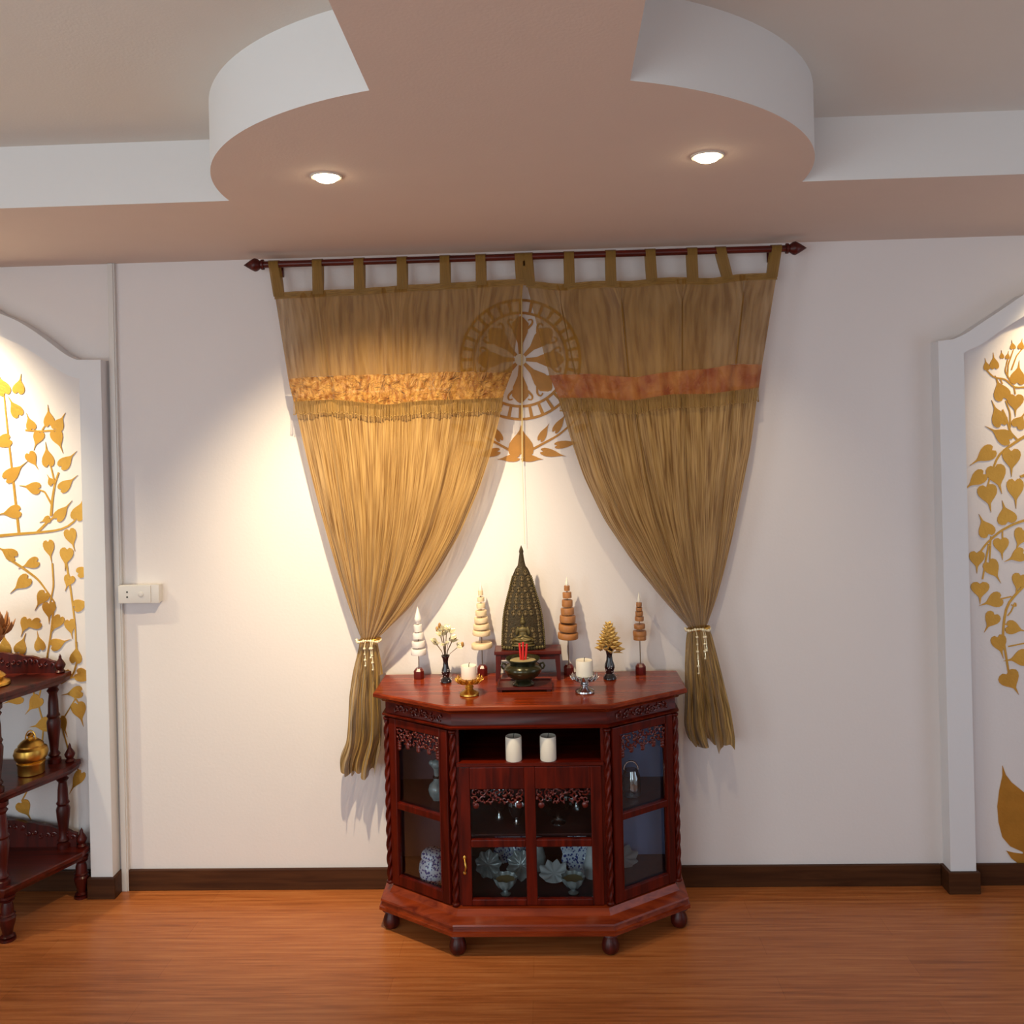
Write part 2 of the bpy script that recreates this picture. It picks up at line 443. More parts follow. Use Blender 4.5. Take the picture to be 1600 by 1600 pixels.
# left: outer edge from the floor up, ogee towards the crown beyond the frame, and down the far side
lo = wp([(163, 562), (120, 562), (108, 558), (95, 549), (75, 533), (50, 515), (25, 500), (0, 490)])
li = wp([(137, 593), (125, 592), (108, 588), (85, 575), (60, 556), (30, 538), (0, 525)])
cxl = LX0 - .62
def mirror_arch(lo, li, x_out, x_in, cx):
    s = 1 if x_out > cx else -1
    o1 = [(x_out, SK)] + [(x_out, lo[0][1])] + soft(lo[1:], 24) + [(cx+s*.22, lo[-1][1]+.055), (cx+s*.1, lo[-1][1]+.075), (cx, lo[-1][1]+.08)]
    i1 = [(x_in, SK)] + [(x_in, li[0][1])] + soft(li[1:], 24) + [(cx+s*.22, li[-1][1]+.055), (cx+s*.1, li[-1][1]+.075), (cx, li[-1][1]+.08)]
    o2 = o1 + [(2*cx-x, z) for x, z in o1[::-1][1:]]
    i2 = i1 + [(2*cx-x, z) for x, z in i1[::-1][1:]]
    return o2, i2
a, b_ = mirror_arch(lo, li, LX1, LX0, cxl)
arch('trim_2', a, b_, 0)
ro = wp([(1457, 533), (1490, 530), (1510, 521), (1530, 507), (1565, 484), (1600, 460)])
ri = wp([(1493, 552), (1515, 546), (1528, 541), (1542, 533), (1560, 519), (1600, 494)])
cxr = RX1 + .62
a, b_ = mirror_arch(ro, ri, RX0, RX1, cxr)
arch('trim_3', a, b_, 0)

# ------------------------------------------------------------------ gold wall paintings
YP = -.0016
def leaf_poly(px, py, L_, w_, ang, tail=.35, bend=0.0):
    """heart shaped bodhi leaf, tip pointing to ang (degrees, 0 = right, 90 = up in the photo); px of tip-less centre"""
    half = [(-.42, 0), (-.50, .16), (-.47, .34), (-.34, .47), (-.16, .5), (.04, .44), (.22, .31), (.38, .16), (.52, .06), (.62+tail, .004)]
    pts = [(x, y) for x, y in half] + [(x, -y) for x, y in half[::-1][1:-1]]
    pts = [(-.36, 0)] + pts[1:]
    ca, sa = math.cos(math.radians(ang)), math.sin(math.radians(ang))
    out = []
    for x, y in pts:
        X, Y_ = x*L_, y*w_ + bend*L_*max(0, x)**2
        out.append((px + X*ca - Y_*sa, py - (X*sa + Y_*ca)))
    return out
LAY = [0]; BACK = [-.0002]
def flat(bm, pxpoly, dz=0.0, th=.0014, cen=None):
    P = [at(x, y, 0) for x, y in pxpoly]
    f_ = [bm.verts.new((p.x, YP-th-dz, p.z)) for p in P]; g = [bm.verts.new((p.x, BACK[0], p.z)) for p in P]
    n = len(P); LAY[0] += 1
    e = .0000015*(LAY[0] % 300)
    for v in f_: v.co.y -= e
    if cen is None or n == 4: bm.faces.new(f_)
    else:
        q = at(cen[0], cen[1], 0); k = bm.verts.new((q.x, f_[0].co.y, q.z))
        for i in range(n): bm.faces.new((f_[i], f_[(i+1) % n], k))
    for i in range(n): bm.faces.new((f_[i], g[i], g[(i+1) % n], f_[(i+1) % n]))
def stroke(bm, pts, w0, w1=None, n=14):
    """painted line along pixel points, w in pixels"""
    w1 = w0 if w1 is None else w1
    P = lerp_poly([Vector((x, y, 0)) for x, y in pts], n)
    Lf, Rt = [], []
    for i, p in enumerate(P):
        d = (P[min(i+1, n)]-P[max(i-1, 0)]).normalized(); q = Vector((-d.y, d.x, 0))
        w = (w0+(w1-w0)*i/n)/2
        Lf.append(p+q*w); Rt.append(p-q*w)
    for i in range(n):
        flat(bm, [(v.x, v.y) for v in (Lf[i], Lf[i+1], Rt[i+1], Rt[i])], th=.0008)
def triang(bm): bmesh.ops.triangulate(bm, faces=[f for f in bm.faces if len(f.verts) > 4])

# right mural
RL = [ # x, y, length, width, angle of the tip
 (1541, 572, 13, 9, 100), (1553, 568, 18, 13, 95), (1565, 556, 9, 6, 95), (1574, 557, 9, 6, 80), (1582, 541, 10, 8, 100), (1595, 540, 12, 9, 80),
 (1590, 588, 26, 22, 85), (1564, 612, 28, 24, 110), (1586, 628, 24, 24, 270), (1560, 652, 30, 22, 112), (1566, 681, 32, 22, 150), (1592, 660, 20, 20, 60),
 (1540, 710, 32, 22, 215), (1580, 716, 30, 26, 270), (1527, 748, 30, 20, 220), (1557, 742, 32, 28, 285), (1543, 772, 30, 28, 280), (1586, 764, 32, 24, 272),
 (1572, 806, 26, 28, 105), (1540, 826, 26, 24, 115), (1595, 838, 26, 22, 250), (1564, 852, 24, 22, 275), (1590, 868, 24, 20, 205),
 (1526, 873, 24, 22, 270), (1550, 888, 28, 22, 300), (1531, 921, 24, 26, 270), (1553, 938, 26, 22, 200), (1592, 908, 24, 22, 255),
 (1549, 968, 24, 22, 240), (1583, 981, 24, 20, 345), (1561, 1005, 26, 22, 285), (1594, 1028, 28, 24, 190), (1578, 1062, 28, 30, 300),
 (1614, 610, 26, 24, 270), (1625, 700, 30, 26, 270), (1618, 780, 28, 24, 300), (1630, 870, 28, 24, 250), (1622, 950, 28, 24, 280), (1640, 1010, 28, 24, 270)]
bm = NB()
for x, y, l, w, a in RL: flat(bm, leaf_poly(x, y, l, w*1.12, a), cen=(x, y))
for pts_, w0, w1 in [
 ([(1628, 668), (1600, 682), (1580, 695), (1560, 710), (1550, 735), (1541, 765)], 5, 2), ([(1566, 640), (1573, 655), (1578, 675), (1590, 688)], 2.5, 3),
 ([(1571, 626), (1578, 645), (1578, 668)], 2, 2.5), ([(1541, 578), (1552, 590), (1570, 592), (1585, 606), (1600, 605)], 2, 3), ([(1574, 562), (1570, 580), (1580, 598)], 1.6, 2.2),
 ([(1583, 547), (1575, 570), (1574, 590)], 1.5, 2), ([(1596, 546), (1588, 556), (1580, 578)], 1.5, 2), ([(1594, 745), (1620, 735)], 4, 4), ([(1594, 748), (1586, 760)], 3, 2),
 ([(1610, 810), (1585, 818), (1562, 830), (1540, 850), (1532, 862)], 4, 2.5), ([(1545, 850), (1541, 870), (1535, 905)], 3, 2), ([(1548, 838), (1546, 875)], 2, 2),
 ([(1620, 895), (1590, 925), (1572, 945), (1566, 990), (1574, 1040), (1576, 1052)], 4, 3), ([(1580, 932), (1562, 936)], 2, 2), ([(1575, 1010), (1600, 1005)], 2, 2), ([(1568, 975), (1578, 976)], 2, 2),
 ([(1580, 945), (1588, 948), (1586, 940), (1580, 955), (1574, 962)], 2, 1.6), ([(1566, 830), (1566, 842)], 2, 2), ([(1562, 590), (1566, 600)], 2, 2), ([(1584, 604), (1586, 616)], 2, 2)]:
    stroke(bm, pts_, w0, w1)
triang(bm)
tag(obj('leaf_mural', bm, W['gold'], smooth=0), 'brown gold bodhi leaf vine painted on the wall inside the right arch', 'wall painting', 'painted bodhi leaf vines')
# large leaves near the floor
bm = NB()
flat(bm, [(1566, 1196), (1571, 1210), (1580, 1222), (1600, 1238), (1625, 1255), (1640, 1285), (1630, 1320), (1610, 1338), (1596, 1330), (1578, 1322), (1566, 1308), (1560, 1285), (1558, 1260), (1561, 1235), (1566, 1212)], cen=(1590, 1280))
flat(bm, [(1572, 1329), (1584, 1332), (1600, 1334), (1612, 1342), (1600, 1350), (1588, 1347), (1580, 1341)], cen=(1593, 1341))
stroke(bm, [(1596, 1318), (1600, 1330), (1602, 1342)], 4, 4, 6)
tag(obj('leaf_painting', bm, W['gold'], smooth=0), 'large brown leaf painted low on the wall just above the right baseboard', 'wall painting')
# left mural
LL = [(77, 655, 26, 18, 95), (92, 663, 24, 20, 60), (48, 663, 22, 16, 110), (60, 684, 24, 18, 250), (90, 684, 30, 20, 290), (50, 716, 24, 18, 300), (75, 716, 30, 20, 98), (103, 722, 28, 20, 45),
 (52, 762, 26, 20, 170), (103, 758, 28, 18, 40), (80, 752, 14, 12, 120), (96, 802, 30, 18, 50), (123, 800, 30, 22, 70), (111, 838, 28, 20, 285), (77, 856, 28, 18, 280), (104, 868, 28, 22, 265), (73, 812, 14, 12, 200),
 (130, 893, 22, 18, 20), (108, 907, 20, 18, 250), (25, 640, 28, 20, 120), (5, 605, 30, 22, 110), (30, 605, 24, 20, 80), (20, 740, 36, 22, 40), (5, 690, 30, 22, 200), (20, 800, 30, 22, 190), (15, 865, 28, 20, 150),
 (50, 880, 26, 18, 200), (36, 910, 30, 22, 220), (66, 934, 26, 20, 240), (77, 952, 26, 22, 270), (125, 945, 24, 20, 20), (40, 975, 24, 18, 250), (90, 972, 26, 18, 240), (110, 978, 24, 18, 280), (55, 975, 22, 18, 200),
 (8, 1010, 30, 20, 95), (33, 1010, 26, 20, 70), (62, 1006, 24, 18, 100), (90, 1006, 26, 20, 20), (119, 1025, 26, 20, 85), (130, 1056, 28, 22, 335), (118, 1082, 26, 20, 190), (124, 1110, 30, 24, 285), (98, 1130, 26, 16, 290),
 (25, 1092, 26, 20, 200), (55, 1098, 28, 22, 230), (68, 1132, 26, 24, 190), (122, 1217, 32, 18, 240), (38, 1262, 26, 24, 300), (-20, 560, 30, 22, 90), (-30, 720, 36, 24, 180), (-30, 850, 36, 24, 160)]
bm = NB()
for x, y, l, w, a in LL: flat(bm, leaf_poly(x, y, l*.9, w*.98, a), cen=(x, y))
for pts_, w0, w1 in [([(-30, 840), (30, 834), (60, 832), (95, 828), (115, 818), (122, 806)], 5, 2.5), ([(58, 832), (75, 815), (95, 800)], 4, 2.5), ([(80, 806), (82, 780), (86, 755), (92, 738)], 4, 2.5),
 ([(82, 790), (70, 768), (60, 765)], 3, 2), ([(86, 755), (80, 730), (76, 722)], 2.5, 2), ([(40, 672), (62, 674), (90, 672)], 3, 2.5), ([(66, 672), (74, 660)], 2, 2), ([(82, 880), (84, 915), (78, 945)], 2.5, 2),
 ([(110, 1060), (116, 1050), (120, 1036)], 3, 2.5), ([(95, 1068), (106, 1062), (112, 1050), (104, 1045), (101, 1053), (108, 1060), (120, 1057)], 3, 2), ([(116, 1088), (124, 1100)], 2.5, 2), ([(52, 1070), (54, 1090)], 2, 2), ([(98, 1138), (108, 1175), (124, 1206)], 2, 2), ([(68, 1140), (62, 1200), (34, 1252)], 2, 2), ([(118, 1092), (98, 1125)], 2, 2), ([(60, 1100), (68, 1130)], 2, 2), ([(20, 1020), (22, 1060), (25, 1088)], 2, 2), ([(85, 940), (80, 990), (70, 1050), (60, 1095)], 3, 2), ([(104, 880), (112, 930), (118, 980), (120, 1036)], 3, 2), ([(30, 834), (22, 760), (14, 690), (6, 612)], 4, 2), ([(10, 870), (40, 890), (60, 905), (85, 940)], 4, 2)]:
    stroke(bm, pts_, w0, w1)
triang(bm)
tag(obj('leaf_mural', bm, W['gold'], smooth=0), 'yellow gold bodhi leaf vine painted on the wall inside the left arch', 'wall painting', 'painted bodhi leaf vines')

# wheel emblem on the wall between the curtains
ex, ey = 813, 562; BACK[0] = .0006
em = thing('wheel_emblem', at(ex, ey, 0), 'gold wheel emblem with leaf wreath painted on the wall between the curtains', 'wall painting')
eo = at(ex, ey, 0)
def pol(r, a): return (ex + r*math.cos(math.radians(a)), ey - r*math.sin(math.radians(a)))
def ringseg(bm, r0, r1, a0, a1, n=6):
    for i in range(n):
        A, B = a0+(a1-a0)*i/n, a0+(a1-a0)*(i+1)/n
        flat(bm, [pol(r0, A), pol(r1, A), pol(r1, B), pol(r0, B)])
bm = NB()
ringseg(bm, 71, 75, 0, 360, 60); ringseg(bm, 91, 95, 0, 360, 60)
for i in range(32): ringseg(bm, 75, 91, i*11.25-1.6, i*11.25+1.6, 1)
obj('ring', bm, W['goldd'], em, 0, off=eo)
bm = NB()
for i in range(8):      # eight petals with curled tips
    a = i*45
    flat(bm, [pol(9, a-16), pol(26, a-9), pol(44, a-15), pol(58, a-13), pol(66, a-4), pol(68, a), pol(66, a+4), pol(58, a+13), pol(44, a+15), pol(26, a+9), pol(9, a+16)], cen=pol(40, a))
    for s in (-1, 1):
        stroke(bm, [pol(50, a+s*13), pol(60, a+s*19), pol(66, a+s*16), pol(63, a+s*11)], 4, 2, 8)
triang(bm); obj('petals', bm, W['goldd'], em, 0, off=eo)
bm = NB(); flat(bm, [pol(9, i*15) for i in range(24)], .001, cen=(ex, ey)); triang(bm); obj('hub', bm, W['pearl'], em, 0, off=eo)
bm = NB()
flat(bm, leaf_poly(814, 694, 42, 40, 90, .1), cen=(814, 694))
for s in (-1, 1):
    stroke(bm, [(813+s*8, 708), (813+s*30, 696), (813+s*60, 680), (813+s*88, 655), (813+s*108, 620)], 4, 2)
    for (dx, dy, l, w, a) in [(36, 678, 26, 12, 62), (60, 664, 28, 12, 58), (84, 640, 26, 12, 70), (48, 708, 34, 13, -12), (70, 694, 34, 12, 8), (96, 668, 28, 12, 20), (112, 640, 26, 12, 40), (104, 612, 26, 12, 95)]:
        flat(bm, leaf_poly(813+s*dx, dy, l, w, a if s > 0 else 180-a, .1), cen=(813+s*dx, dy))
    flat(bm, leaf_poly(813+s*16, 716, 30, 12, -5 if s > 0 else 185, .05), cen=(813+s*16, 716))
triang(bm); obj('leaf_wreath', bm, W['goldd'], em, 0, off=eo)

# ------------------------------------------------------------------ curtain rod and curtains
YRD = -.115
zr = at(818, 401, YRD).z; xl_, xr_ = at(412, 416, YRD).x, at(1228, 387, YRD).x
rod = thing('curtain_rod', (0, YRD, zr), 'dark wooden curtain rod with arrow finials across the top of the wall', 'curtain rod')
ro_ = Vector((0, YRD, zr))
sl = 0.0
bm = NB(); tube(bm, [(xl_, 0, 0), (xr_, 0, 0)], .013, 16); obj('pole', bm, W['darkwoodh'], rod)
fin = [(.013, -.002), (.02, .0), (.02, .008), (.014, .012), (.024, .026), (.026, .034), (.018, .05), (.008, .066), (0, .078)]
for s, x in ((-1, xl_), (1, xr_)):
    bm = NB(); lathe(bm, fin, 16, (x, 0, 0), rot=Matrix.Rotation(s*PI/2, 3, 'Y')); obj('finial', bm, W['darkwood'], rod)
for x in (xl_+.03, 0.03, xr_-.03):
    bm = NB(); box(bm, x-.008, x+.008, 0.008, -YRD-.006, -.006, .006); box(bm, x-.014, x+.014, -YRD-.007, -YRD, -.03, .025); obj('bracket', bm, W['darkwood'], rod)

def curve_px(l, Y): return [at(x, y, Y) for x, y in l]
def curtain(side, label):
    L = side < 0
    root = thing('curtain', at(578 if L else 1090, 995, -.12), label, 'curtain', 'sheer gold tab top curtains')
    o0 = root.location.copy()
    rnd = random.Random(3 if L else 11)
    # --- upper panel
    Yp = -.122
    if L:
        top = [(429, 459), (500, 455), (560, 453), (630, 447), (700, 444), (760, 440), (819, 437)]
        edge_l = [(429, 459), (441, 540), (450, 592)]; edge_r = [(819, 437), (810, 515), (800, 583)]
        bl0 = [(450, 592), (500, 588), (560, 586), (640, 584), (720, 580), (800, 583)]
        bl1 = [(458, 628), (520, 624), (600, 633), (660, 626), (730, 624), (785, 622)]
        tabs = [(428, 436), (496, 497), (561, 562), (628, 629), (695, 696), (751, 752), (812, 815)]
    else:
        top = [(822, 440), (880, 446), (930, 440), (985, 441), (1050, 434), (1110, 437), (1160, 429), (1214, 428)]
        edge_l = [(822, 440), (836, 500), (858, 586)]; edge_r = [(1214, 428), (1202, 500), (1191, 570)]
        bl0 = [(858, 586), (920, 584), (990, 590), (1050, 580), (1110, 576), (1150, 568), (1191, 570)]
        bl1 = [(873, 622), (930, 622), (985, 627), (1050, 616), (1110, 616), (1150, 610), (1186, 606)]
        tabs = [(824, 828), (889, 890), (954, 955), (1016, 1019), (1081, 1083), (1126, 1138), (1213, 1206)]
    tt = lerp_poly(curve_px(top, Yp), 60); tb = lerp_poly(curve_px(bl0, Yp), 60)
    ph = rnd.random()*6
    def fold(u, v, amp):
        return amp*(math.sin(u*2*PI*6.5+ph) * .6 + math.sin(u*2*PI*15.3+2*ph)*.25 + math.sin(u*2*PI*3.1+3*ph)*.4)
    def pick(c, u):
        k = u*(len(c)-1); i = min(int(k), len(c)-2); return c[i].lerp(c[i+1], k-i)
    def upper(u, v):
        K = 3 if L else 4
        e_ = min(1, 8*u, 8*(1-u))*min(1, .45+v*2)
        uu = u + (.03 if L else .05)*math.sin(2*PI*K*u)*e_
        p = pick(tt, uu).lerp(pick(tb, uu), v)
        return (p.x, Yp + fold(u, v, .004+.006*v) + .007*math.cos(2*PI*K*u)*e_, p.z)
    bm = NB(); sheet(bm, upper, 110, 24); obj('upper_panel', bm, W['sheertop'], root, 180, off=o0)
    # header hem
    def hem(u, v):
        p = pick(tt, u); return (p.x, Yp - .003 + fold(u, 0, .004), p.z + .004 - v*.026)
    bm = NB(); sheet(bm, hem, 110, 3); obj('header', bm, W['tab'], root, 180, off=o0)
    # tabs looped over the rod
    for xt, xb in tabs:
        a = at(xt, 0, YRD).x; b2 = at(xb, 0, Yp).x
        # x at header height
        u0 = min(range(61), key=lambda i: abs(tt[i].x - at(xb, 450, Yp).x)); zb = tt[u0].z - .012; xb_ = at(xb, 450, Yp).x; xa_ = at(xt, 402, YRD).x
        path = [(xb_, Yp-.005, zb), (xa_*.5+xb_*.5, YRD-.0155, (zb+zr)/2)]
        for k in range(7):
            t = PI + PI*k/6 if False else k/6*PI
            path.append((xa_, YRD - .0155*math.cos(t), zr + .0155*math.sin(t)))
        path += [(xb_*.5+xa_*.5, YRD+.012, (zb+zr)/2), (xb_, Yp+.003, zb)]
        w = .021
        def tabf(u, v, path=path):
            k = v*(len(path)-1); i = min(int(k), len(path)-2); f_ = k-i
            q = [path[i][j]*(1-f_)+path[i+1][j]*f_ for j in range(3)]
            pinch = 1 - .12*math.sin(PI*min(1, v*2.2))
            return (q[0] + (u-.5)*2*w*pinch, q[1], q[2])
        bm = NB(); sheet(bm, tabf, 4, 24); obj('tab', bm, W['tab'], root, 180, off=o0)
    # brocade band
    Yb = -.127
    b0 = lerp_poly(curve_px(bl0, Yb), 60); b1 = lerp_poly(curve_px(bl1, Yb), 60)
    def band(u, v):
        p = pick(b0, u).lerp(pick(b1, u), v)
        cr = (.0025*math.sin(u*95+8*v+ph)*math.sin(v*PI) + .002*math.sin(u*37-5*v)) if L else 0
        return (p.x, Yb + fold(u, 1, .012) + cr, p.z)
    bm = NB(); sheet(bm, band, 160, 10); obj('brocade_band', bm, W['band' if L else 'bandr'], root, 180, off=o0)
    # bead fringe: threads nobody could count
    bm = NB(); nf = 150
    for k in range(nf):
        u = (k+.5)/nf; p = pick(b1, u); y = Yb + fold(u, 1, .012) - .003
        l = .044 + .008*rnd.random(); dx = (rnd.random()-.5)*.004
        tube(bm, [(p.x, y, p.z+.002), (p.x+dx, y-.001, p.z-l)], .0011, 4)
        ball(bm, (p.x+dx, y-.001, p.z-l), .0026, n=6, k=4)
    f = obj('bead_fringe', bm, W['fringe'], root, 60, off=o0); f['kind'] = 'stuff'
    # --- drape gathered to the tie
    if L:
        el = [(457, 622), (463, 650), (475, 700), (490, 762), (508, 830), (527, 895), (546, 955), (563, 996)]
        er = [(787, 618), (780, 655), (768, 705), (748, 765), (718, 835), (682, 895), (638, 952), (589, 999)]
    else:
        el = [(870, 618), (880, 645), (893, 690), (912, 745), (944, 812), (990, 880), (1034, 935), (1075, 980)]
        er = [(1187, 602), (1182, 640), (1174, 700), (1162, 760), (1148, 830), (1134, 890), (1120, 940), (1106, 976)]
    Yd = -.112
    CL = lerp_poly(curve_px(el, Yd), 70); CR = lerp_poly(curve_px(er, Yd), 70)
    ph2 = rnd.random()*6
    def drape(u, v):
        a, c = pick(CL, v), pick(CR, v)
        wdt = (c-a).length
        # cloth gathers: the inner edge is pulled into a rolled bunch
        uu = u
        K = 3 if L else 4
        uu = u + ((.030 if L else .062)*(1-.75*v)*math.sin(2*PI*K*u + .0)*min(1, 6*u, 6*(1-u)))
        p = a.lerp(c, uu)
        sag = .012*math.sin(PI*u)*v
        f1 = math.sin(u*2*PI*9+ph2+1.2*math.sin(3*u)) ; f2 = math.sin(u*2*PI*27+ph2*2); f3 = math.sin(u*2*PI*4+ph2)
        env = math.sin(PI*min(1, max(0, v)))**.5
        amp = .003 + .011*v
        roll = .02*math.exp(-((u-(.9 if L else .1))/.06)**2)*(0.3+v)
        fo = (.010 if L else .018)*math.cos(2*PI*K*u)*min(1, 6*u, 6*(1-u))*(1-.6*v)*min(1, v*3)
        y = Yd - amp*(f1*.7+f3*.5) - fo*.8 + .006 + .006*max(0, 1-v*6) - .0022*f2*(1-.5*v) - roll*(1-v**6)
        if v > .9: y = Yd + (y-Yd)*(1-(v-.9)*5) - .012*math.sin(PI*u)*(v-.9)*10
        return (p.x, y, p.z - sag)
    bm = NB(); sheet(bm, drape, 260, 110); obj('drape', bm, W['sheer'], root, 180, off=o0)
    # --- tail below the tie
    if L:
        el = [(563, 996), (559, 1018), (550, 1050), (543, 1090), (540, 1130), (538, 1165), (527, 1192), (529, 1208)]
        er = [(589, 999), (593, 1020), (598, 1050), (598, 1090), (600, 1125), (600, 1150), (590, 1185), (585, 1214)]
    else:
        el = [(1075, 980), (1072, 1000), (1070, 1040), (1070, 1080), (1069, 1110), (1068, 1135), (1074, 1158), (1080, 1164)]
        er = [(1106, 976), (1113, 994), (1124, 1040), (1133, 1080), (1140, 1110), (1144, 1135), (1147, 1155), (1146, 1170)]
    Yt = -.112
    TL = lerp_poly(curve_px(el, Yt), 40); TR = lerp_poly(curve_px(er, Yt), 40)
    def tail(u, v):
        a, c = pick(TL, v), pick(TR, v); p = a.lerp(c, u)
        am = .010 + .020*min(1, v*1.6)
        f1 = math.sin(u*2*PI*3.5+ph2+v*.8) + .4*math.sin(u*2*PI*9+ph2*3-v)
        z = p.z + (.012*math.sin(u*2*PI*2.3+1) + .006*math.sin(u*2*PI*7))*max(0, v-.6)*2.5
        xx = p.x + .006*math.sin(u*2*PI*5+v*3)*v
        if z < .87: xx = min(xx, -.576) if L else max(xx, .576)
        return (xx, Yt - am*f1*(.4+.6*v) + .01*v, z)
    bm = NB(); sheet(bm, tail, 150, 60); obj('gathered_tail', bm, W['tail'], root, 180, off=o0)
    # --- tie with beads
    c = (at(576, 1000, Yt) if L else at(1090, 982, Yt)); hw = (at(592, 1000, Yt).x - at(560, 1000, Yt).x)/2
    bm = NB()
    ring = [(c.x + (hw+.004)*math.cos(t), c.y + .026*math.sin(t), c.z + .006*math.cos(t)) for t in [2*PI*k/28 for k in range(29)]]
    tube(bm, ring, .005, 8); tie = obj('tie_back', bm, W['brass'], root, 60, off=o0)
    o1 = tie.location + root.location
    bm = NB()
    for k in range(16):
        t = PI + PI*k/15
        ball(bm, (c.x + (hw+.006)*math.cos(t), c.y + .032*math.sin(t), c.z+.004*math.sin(3*t)), .0065 if k % 3 == 0 else .0048, n=8, k=6)
    obj('beads', bm, W['bead'], tie, 60, off=o0)
    for dx, ln in ((-.006, .085), (.016, .055), (.022, .10)) if L else ((-.012, .155), (.014, .10), (.02, .07)):
        bm = NB(); y = c.y - .052
        n = int(ln/.028)+1
        tube(bm, [(c.x+dx, c.y-.032, c.z), (c.x+dx, y, c.z-.012), (c.x+dx+.004, y-.004, c.z-ln)], .0014, 5)
        for k in range(n): ball(bm, (c.x+dx+.003*k/n, y-.003, c.z - .02 - (ln-.02)*k/max(1, n-1)), .0055 if k % 2 == 0 else .004, n=8, k=6)
        obj('bead_strand', bm, W['bead'], tie, 60, off=o0)
    return root
curtain(-1, 'gold sheer tab curtain brightly lit and tied back left of the altar cabinet')
curtain(1, 'olive gold sheer tab curtain in shade tied back right of the altar cabinet')

# white cord hanging at the split
cp = at(815, 470, -.02); ce = at(816, 722, -.02); cf = at(820, 850, -.02)
cd_ = thing('hanging_cord', cp, 'thin pale cord hanging down in front of the wheel emblem', 'cord')
bm = NB(); tube(bm, [(cp.x, -.02, at(815, 405, -.02).z), (cp.x, -.02, cp.z), (ce.x, -.02, ce.z)], .0028, 8); obj('thick_cord', bm, W['cordw'], cd_, off=cp)
bm = NB(); tube(bm, [(ce.x, -.02, ce.z), (cf.x, -.02, cf.z)], .0007, 5); obj('thread', bm, W['cordw'], cd_, off=cp)

# ------------------------------------------------------------------ altar cabinet
ZT = .851
cab = thing('altar_cabinet', (0, 0, 0), 'glossy red mahogany altar cabinet with angled glass sides and carved panels', 'cabinet')
def plan(wf, ws, yf, ys, yb): return [(-ws, yb), (-ws, ys), (-wf, yf), (wf, yf), (ws, ys), (ws, yb)]
T0 = plan(.281, .569, -.459, -.279, -.035)
def inset(p, d, dback=0): return [(-p[4][0]+d, p[0][1]-dback), (-p[4][0]+d, p[1][1]+d*.7), (p[2][0]+d*.35, p[2][1]+d), (p[3][0]-d*.35, p[3][1]+d), (p[4][0]-d, p[4][1]+d*.7), (p[4][0]-d, p[5][1]-dback)]
bm = NB(); stack(bm, [(inset(T0, .030), ZT-.036), (inset(T0, .026), ZT-.030), (inset(T0, .010), ZT-.021), (inset(T0, .003), ZT-.017), (T0, ZT-.014), (T0, ZT-.004), (inset(T0, .004), ZT)])
obj('top', bm, W['mtop'], cab, 30)
B0 = plan(.268, .527, -.432, -.264, -.045)
# frieze with its cornice
bm = NB(); stack(bm, [(inset(B0, .004), .762), (inset(B0, -.010), .766), (inset(B0, -.012), .772), (inset(B0, -.002), .776), (B0, .780), (B0, ZT-.034)])
obj('frieze', bm, W['mahogh'], cab, 30)
# base plinth with mouldings
P0 = plan(.276, .558, -.488, -.308, -.03)
bm = NB(); stack(bm, [(inset(P0, .012), .070), (P0, .076), (P0, .088), (inset(P0, .006), .091), (inset(P0, .009), .104), (inset(P0, .004), .108), (inset(P0, .006), .114), (inset(P0, .034), .128), (inset(P0, .046), .148)])
obj('plinth', bm, W['mtop'], cab, 25)  # lighter wood colour stands in for light on the sloped mouldings
foot = [(.032, .072), (.034, .066), (.020, .059), (.021, .052), (.026, .042), (.030, .026), (.029, .012), (.024, .003), (.018, 0)]
for x, y in ((-.262, -.446), (.262, -.446), (-.520, -.282), (.520, -.282), (-.510, -.07), (.510, -.07)):
    bm = NB(); lathe(bm, foot[::-1], 20, (x, y, 0)); obj('foot', bm, W['darkwood'], cab)
# carcass: back, bottom, partitions, shelves
ZB = .146
bm = NB(); box(bm, -.52, .52, -.055, -.045, ZB, .78); obj('back_panel', bm, W['inside'], cab, 0)
bm = NB(); prism(bm, inset(B0, .02), ZB-.004, ZB+.004); obj('bottom_panel', bm, W['inside'], cab, 0)
for s in (-1, 1):
    bm = NB(); box(bm, s*.262-.006, s*.262+.006, -.405, -.056, ZB+.004, .77); obj('partition', bm, W['inside'], cab, 0)
    bm = NB(); box(bm, s*.521-.006, s*.521+.006, -.262, -.045, ZB, .766); obj('side_panel', bm, W['mahog'], cab, 0)
    bm = NB(); box(bm, min(s*.269, s*.514), max(s*.269, s*.514), -.0572, -.0552, ZB+.005, .766); obj('side_lining', bm, W['liningb' if s > 0 else 'lining'], cab, 0)  # added sheet, coloured as shade on the left and bluish light on the right
    pl = [(s*.270, -.0575), (s*.513, -.0575), (s*.513, -.245), (s*.270, -.400)]
    bm = NB(); prism(bm, pl, .440, .450); obj('side_shelf', bm, W['inside'], cab, 0)
bm = NB(); box(bm, -.255, .255, -.385, -.056, .370, .380); obj('centre_shelf', bm, W['inside'], cab, 0)
bm = NB(); box(bm, -.255, .255, -.428, -.056, .632, .644); obj('niche_floor', bm, W['mahogh'], cab, 0)
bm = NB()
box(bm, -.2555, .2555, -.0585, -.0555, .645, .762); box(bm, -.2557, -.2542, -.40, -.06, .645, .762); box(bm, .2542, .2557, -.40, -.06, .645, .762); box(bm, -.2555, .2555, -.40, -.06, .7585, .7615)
obj('niche_lining', bm, W['nook'], cab, 0)  # thin added sheets that darken the niche by colour, as shade

